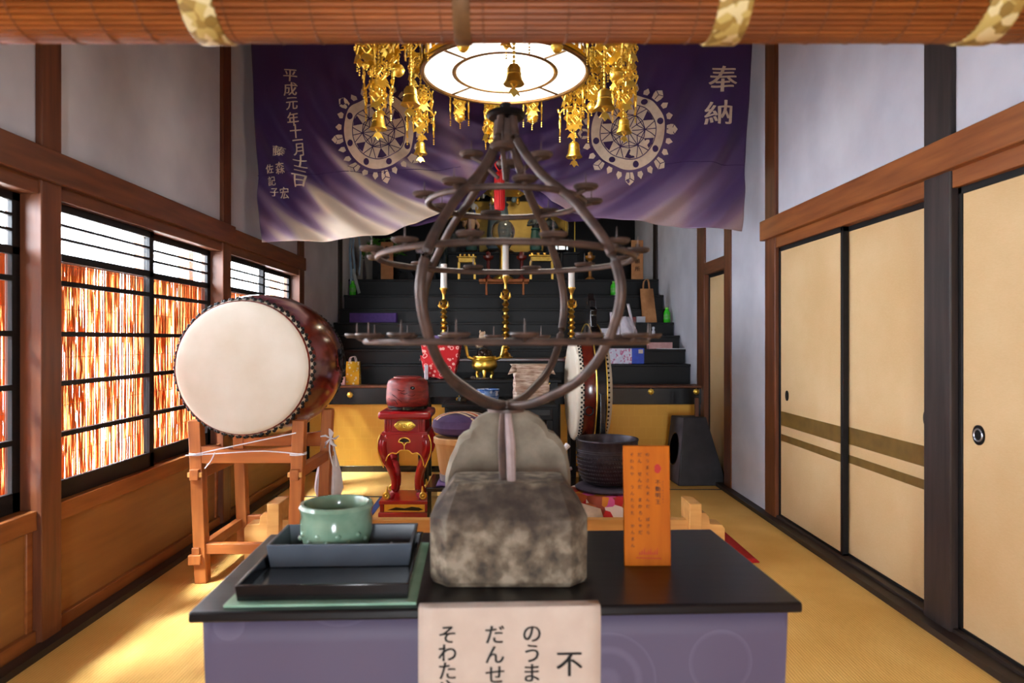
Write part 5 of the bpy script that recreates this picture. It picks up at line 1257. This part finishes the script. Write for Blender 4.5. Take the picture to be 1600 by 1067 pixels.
# ------------------------------------------------------------------ lantern and its gilt ornaments
LX, LY = PX(789, 3.3), 3.3; R = .4; zb = PZ(117, LY); hh = .30
o = thing('round_lantern', 'big glowing round white lantern with gilt rims hanging in front of the purple curtain', 'lantern', (LX, LY, zb))
MB().lathe([(R-.008, zb+.005), (R-.008, zb+hh)], (LX, LY, 0), 64).build('side_shade', lampm, o)
mb = MB(); n = 64
mb.add([(LX+r*cos(2*pi*k/n), LY+r*sin(2*pi*k/n), zb+.012) for r in (R-.01, .245) for k in range(n)], [(k, (k+1) % n, n+(k+1) % n, n+k) for k in range(n)])
mb.build('bottom_shade', lampm, o)
mb = MB().add([(LX+.25*cos(2*pi*k/n), LY+.25*sin(2*pi*k/n), zb+.03) for k in range(n)], [tuple(range(n))]); mb.build('glowing_core', lampin, o)
mb = MB().ring((LX, LY, zb+.004), R-.002, .012, 'Z', 72, 8, 1); mb.ring((LX, LY, zb+.012), .245, .013, 'Z', 64, 8)
mb.ring((LX, LY, zb+hh), R, .012, 'Z', 72, 8)
rimm = M('lantern_bronze', (120, 84, 40), (84, 58, 28), 20, rough=.35, metal=.7)
mb.build('rim', rimm, o)
mb = MB().lathe([(R+.003, zb+.012), (R+.003, zb+.034)], (LX, LY, 0), 64)
for k in range(48): a = 2*pi*k/48; mb.rbx((LX+(R+.004)*cos(a), LY+(R+.004)*sin(a), zb+.045), (.004, .026, .022), (0, 0, a))
mb.build('gilt_band', gold, o)
for k in range(4):
    a = 2*pi*(k+.5)/4; MB().tube([(LX+.245*cos(a), LY+.245*sin(a), zb+.008), (LX+(R-.006)*cos(a), LY+(R-.006)*sin(a), zb+.006)], .0075, 6).build('spoke', rimm, o)
for k in range(8):
    a = 2*pi*(k+.5)/8
    MB().tube([(LX+R*cos(a), LY+R*sin(a), zb), (LX+R*cos(a), LY+R*sin(a), zb+hh)], .008, 6).build('upright', rimm, o)
mb = MB(); rnd = random.Random(3)
for k in range(8):
    for s_ in range(2):
        a0 = 2*pi*(k+.28+.42*s_)/8
        for j in range(7):
            a = a0 + rnd.uniform(-.12, .12); r = rnd.uniform(.30, .35)
            c = (LX+r*cos(a), LY+r*sin(a), zb+.010); mb.ring(c, rnd.uniform(.008, .014), .0034, 'Z', 8, 4)
mb.build('bottom_filigree', rimm, o)
mb = MB()
for k in range(72):
    a = 2*pi*k/72
    for j, z in enumerate((zb+.075, zb+.115, zb+.16)):
        if (k+j) % 2 == 0 and k % 9: mb.xf(Matrix()) ; mb.ring((LX+(R+.001)*cos(a), LY+(R+.001)*sin(a), z), .013, .0025, 'Y' if abs(sin(a)) > .7 else 'X', 8, 4)
mb.build('side_filigree', rimm, o)
# pierced dark hood inside the core (the shapes seen against the light)
mb = MB()
for a0 in (pi/2, -pi/2):
    for k in range(10):
        a = a0 + (k-4.5)*.17; mb.ring((LX+.20*cos(a), LY+.20*sin(a), zb+.024), .021, .008, 'Z', 10, 4)
mb.build('pierced_collar', blackmetal, o)
hb = PZ(107, LY)
MB().lathe([(.05, zb+hh), (.05, zb+hh+.02), (.014, zb+hh+.04), (.014, 3.6)], (LX, LY, 0), 14).build('hanging_rod', rimm, o)
ll = bpy.data.lights.new('lantern_glow', 'POINT'); ll.energy = 24; ll.shadow_soft_size = .12; ll.color = (1, .93, .82)
lo = bpy.data.objects.new('lantern_glow', ll); COL.objects.link(lo); lo.location = (LX, LY, zb-.06)
o = thing('lantern_canopy', 'gilt ring canopy round the lantern from which the bell ornaments hang', 'canopy', (LX, LY, 3.2))
MB().ring((LX, LY, 3.25), .55, .02, 'Z', 48, 8).build('ring', gold, o)
MB().ring((LX, LY, 3.25), .30, .016, 'Z', 40, 8).build('ring', gold, o)
for k in range(6):
    a = pi*k/3+.2; MB().tube([(LX+.02*cos(a), LY+.02*sin(a), 3.25), (LX+.68*cos(a), LY+.68*sin(a), 3.25)], .012, 6).build('arm', gold, o)
MB().tube([(LX, LY, 3.25), (LX+.03, LY+.03, 3.6)], .012, 6).build('hanger', gold, o)
def leafplate(mb, c, s, yaw):   # small pierced gilt plate: ring, diamond frame, fan leaf
    m = MB(); t = .0055*s
    m.ring((0, 0, .055*s), .016*s, t*.8, 'Y', 10, 5)
    for (a, b) in (((-.02, .018), (0, .042)), ((0, .042), (.02, .018)), ((.02, .018), (0, -.006)), ((0, -.006), (-.02, .018))): m.tube([(a[0]*s, 0, a[1]*s), (b[0]*s, 0, b[1]*s)], t*.8, 4)
    for sx in (-1, 1): m.ring((sx*.021*s, 0, .03*s), .009*s, t*.7, 'Y', 8, 4)
    m.prism([(-.03*s, -.035*s), (-.014*s, -.03*s), (0, -.045*s), (.014*s, -.03*s), (.03*s, -.035*s), (.016*s, -.012*s), (0, -.004*s), (-.016*s, -.012*s)], -t*.4, t*.4)
    m.xf(Matrix.Translation(c) @ Matrix.Rotation(yaw, 4, 'Z')); mb.add(m.v, m.f)
def ornament(px, py, Y, bw, label, round_=False, ztop=3.25, tiers=None, cls=1.0):
    x, z = PX(px, Y), PZ(py, Y); r = bw*Y/F/2
    o = thing('hanging_ornament', label, 'ornament', (x, Y, z), 'gilt bell ornaments hanging round the lantern')
    L = ztop - z; mb = MB(); n = int((L-2*r)/.017)
    for k in range(n): mb.sph((x, Y, z+2.2*r+k*.017), (.0066, .0066, .0085), 6, 4)
    mb.build('bead_chain', gold, o)
    if round_:
        MB().sph((x, Y, z+r), r, 18, 12).build('bell', gold, o)
        MB().ring((x, Y, z+r), r*1.0, r*.09, 'Z', 20, 6).build('bell_rim', gold, o)
    else:
        MB().lathe([(r, z), (r*.98, z+r*.12), (r*.78, z+r*.45), (r*.68, z+r*.9), (r*.72, z+r*.94), (r*.70, z+r*1.1), (r*.66, z+r*1.14), (r*.64, z+r*1.6), (r*.45, z+r*1.85), (r*.2, z+r*1.95), (.0001, z+r*1.96)], (x, Y, 0), 24, squash=lambda a: 1+.03*cos(8*a)).build('bell', gold, o)
        m = MB(); leafplate(m, Vector((x, Y-.004, z-.01*cls)), .9*cls*r/.04, .5); m.build('clapper_plate', gold, o)
    for i, (tz, k_, rr) in enumerate(tiers or []):
        m = MB(); zt_ = z + tz
        m.ring((x, Y, zt_+.05*cls), rr*.7, .004, 'Z', 18, 5)
        for k in range(k_):
            a = 2*pi*k/k_ + i*.4; cx_, cy_ = x+rr*cos(a), Y+rr*sin(a)
            m.tube(smooth([(x+.01*cos(a), Y+.01*sin(a), zt_+.11*cls), (x+rr*.7*cos(a), Y+rr*.7*sin(a), zt_+.10*cls), (cx_, cy_, zt_+.075*cls), (x+rr*1.15*cos(a), Y+rr*1.15*sin(a), zt_+.095*cls)]), .005*cls, 5)
            leafplate(m, Vector((cx_, cy_, zt_)), 1.0*cls, a+pi/2); leafplate(m, Vector((x+rr*.55*cos(a+.4), Y+rr*.55*sin(a+.4), zt_+.03*cls)), .95*cls, a+pi/2)
            for q in range(3): m.sph((cx_, cy_, zt_-.055*cls-q*.011), .0045, 5, 4)
        m.build('pierced_plates', gold, o)
    return o
big = [(.16, 4, .075), (.29, 4, .085), (.42, 4, .08), (.56, 4, .08)]; mid = [(.14, 4, .065), (.28, 4, .065), (.42, 4, .06), (.56, 4, .06)]
ornament(641, 164, 2.95, 30, 'big gilt bell ornament left of the lantern, nearest in its cluster', tiers=[(.27, 4, .075), (.40, 4, .08), (.54, 4, .07)])
ornament(945, 170, 2.95, 32, 'big gilt bell ornament right of the lantern, nearest in its cluster', tiers=[(.27, 4, .075), (.40, 4, .08), (.54, 4, .07)])
ornament(803, 132, 2.66, 33, 'gilt bell ornament hanging in front of the glowing lantern middle', tiers=[(.20, 3, .06), (.34, 3, .06)])
ornament(591, 202, 3.3, 27, 'gilt bell ornament at the outer left, over the left wheel crest', tiers=[(.12, 4, .06), (.22, 4, .07), (.36, 4, .065), (.5, 4, .06)])
ornament(975, 208, 3.3, 24, 'gilt bell ornament at the outer right, over the right wheel crest', tiers=[(.13, 4, .055), (.24, 4, .06), (.37, 4, .06), (.5, 4, .06)])
ornament(657, 241, 3.62, 21, 'gilt bell ornament hanging lowest on the left of the lantern', tiers=[(.13, 4, .07), (.25, 4, .06), (.42, 4, .06)])
ornament(897, 246, 3.62, 25, 'gilt bell ornament hanging lowest on the right of the lantern', tiers=[(.16, 4, .075), (.30, 4, .06), (.45, 4, .06)])
ornament(718, 191, 3.76, 17, 'small round gilt bell below the far left rim of the lantern', True, tiers=[(.06, 4, .05)])
ornament(832, 193, 3.76, 17, 'small round gilt bell below the far right rim of the lantern', True, tiers=[(.06, 4, .05)])
ornament(769, 226, 3.86, 12, 'gilt ornament behind the neck of the candle stand', True, tiers=[(.06, 5, .045), (.15, 5, .04)])
ornament(724, 82, 2.72, 19, 'round gilt bell before the near left rim of the lantern', True, tiers=[])
ornament(870, 83, 2.72, 19, 'round gilt bell before the near right rim of the lantern', True, tiers=[])
ornament(622, 120, 3.1, 20, 'round gilt bell in the middle of the left ornament cluster', True, tiers=[(.09, 3, .06), (.2, 3, .06)])
ornament(963, 125, 3.1, 20, 'round gilt bell in the middle of the right ornament cluster', True, tiers=[(.09, 3, .06), (.2, 3, .06)])
ornament(571, 108, 3.02, 12, 'outermost left gilt ornament with plates and no large bell', True, tiers=[(.06, 5, .04), (.19, 4, .06)])
ornament(926, 176, 3.5, 18, 'round gilt bell tucked behind the big right bell', True, tiers=[(.08, 4, .05), (.22, 4, .05)])
# ------------------------------------------------------------------ rolled bamboo blind at the top of the opening
Yb = 1.14; rb = .072; zc = PZ(53, Yb-.01) + rb
o = thing('rolled_blind', 'rolled brown bamboo blind with gold brocade bands across the top of the opening', 'blind', (0, Yb, zc-rb))
bam = wood('bamboo', (150, 82, 30), (104, 52, 18), 'X', 12, rough=.35, bump=.1)
mb = MB(); n = 46
for k in range(n):
    a = 2*pi*k/n; mb.tube([(-1.3, Yb+rb*cos(a), zc+rb*sin(a)), (1.3, Yb+rb*cos(a), zc+rb*sin(a))], .0054, 6)
mb.lathe([(rb*.97, -1.29), (rb*.97, 1.29)], (0, Yb, zc), 30, 'X')
mb.build('splints', bam, o)
mb = MB()
for k in range(38):
    x = -1.27 + k*.0687; mb.ring((x, Yb, zc), rb+.0055, .0012, 'X', 40, 4)
mb.build('binding_threads', M('thread', (120, 70, 36), None, 20), o)
for px in (301, 719, 1154, 1581):
    x = PX(px, Yb-rb); w = .027 if px != 719 else .014
    MB().lathe([(rb+.0075, x-w), (rb+.009, x-w+.002), (rb+.009, x+w-.002), (rb+.0075, x+w)], (0, Yb, zc), 40, 'X').build('brocade_band', goldbroc if px != 719 else M('dark_band', (120, 84, 46), (84, 56, 30), 30), o)
for x in (-.9, .9): MB().tube([(x, Yb, zc+rb), (x, Yb-.1, 2.0)], .006, 6).build('hanging_cord', kraft, o)
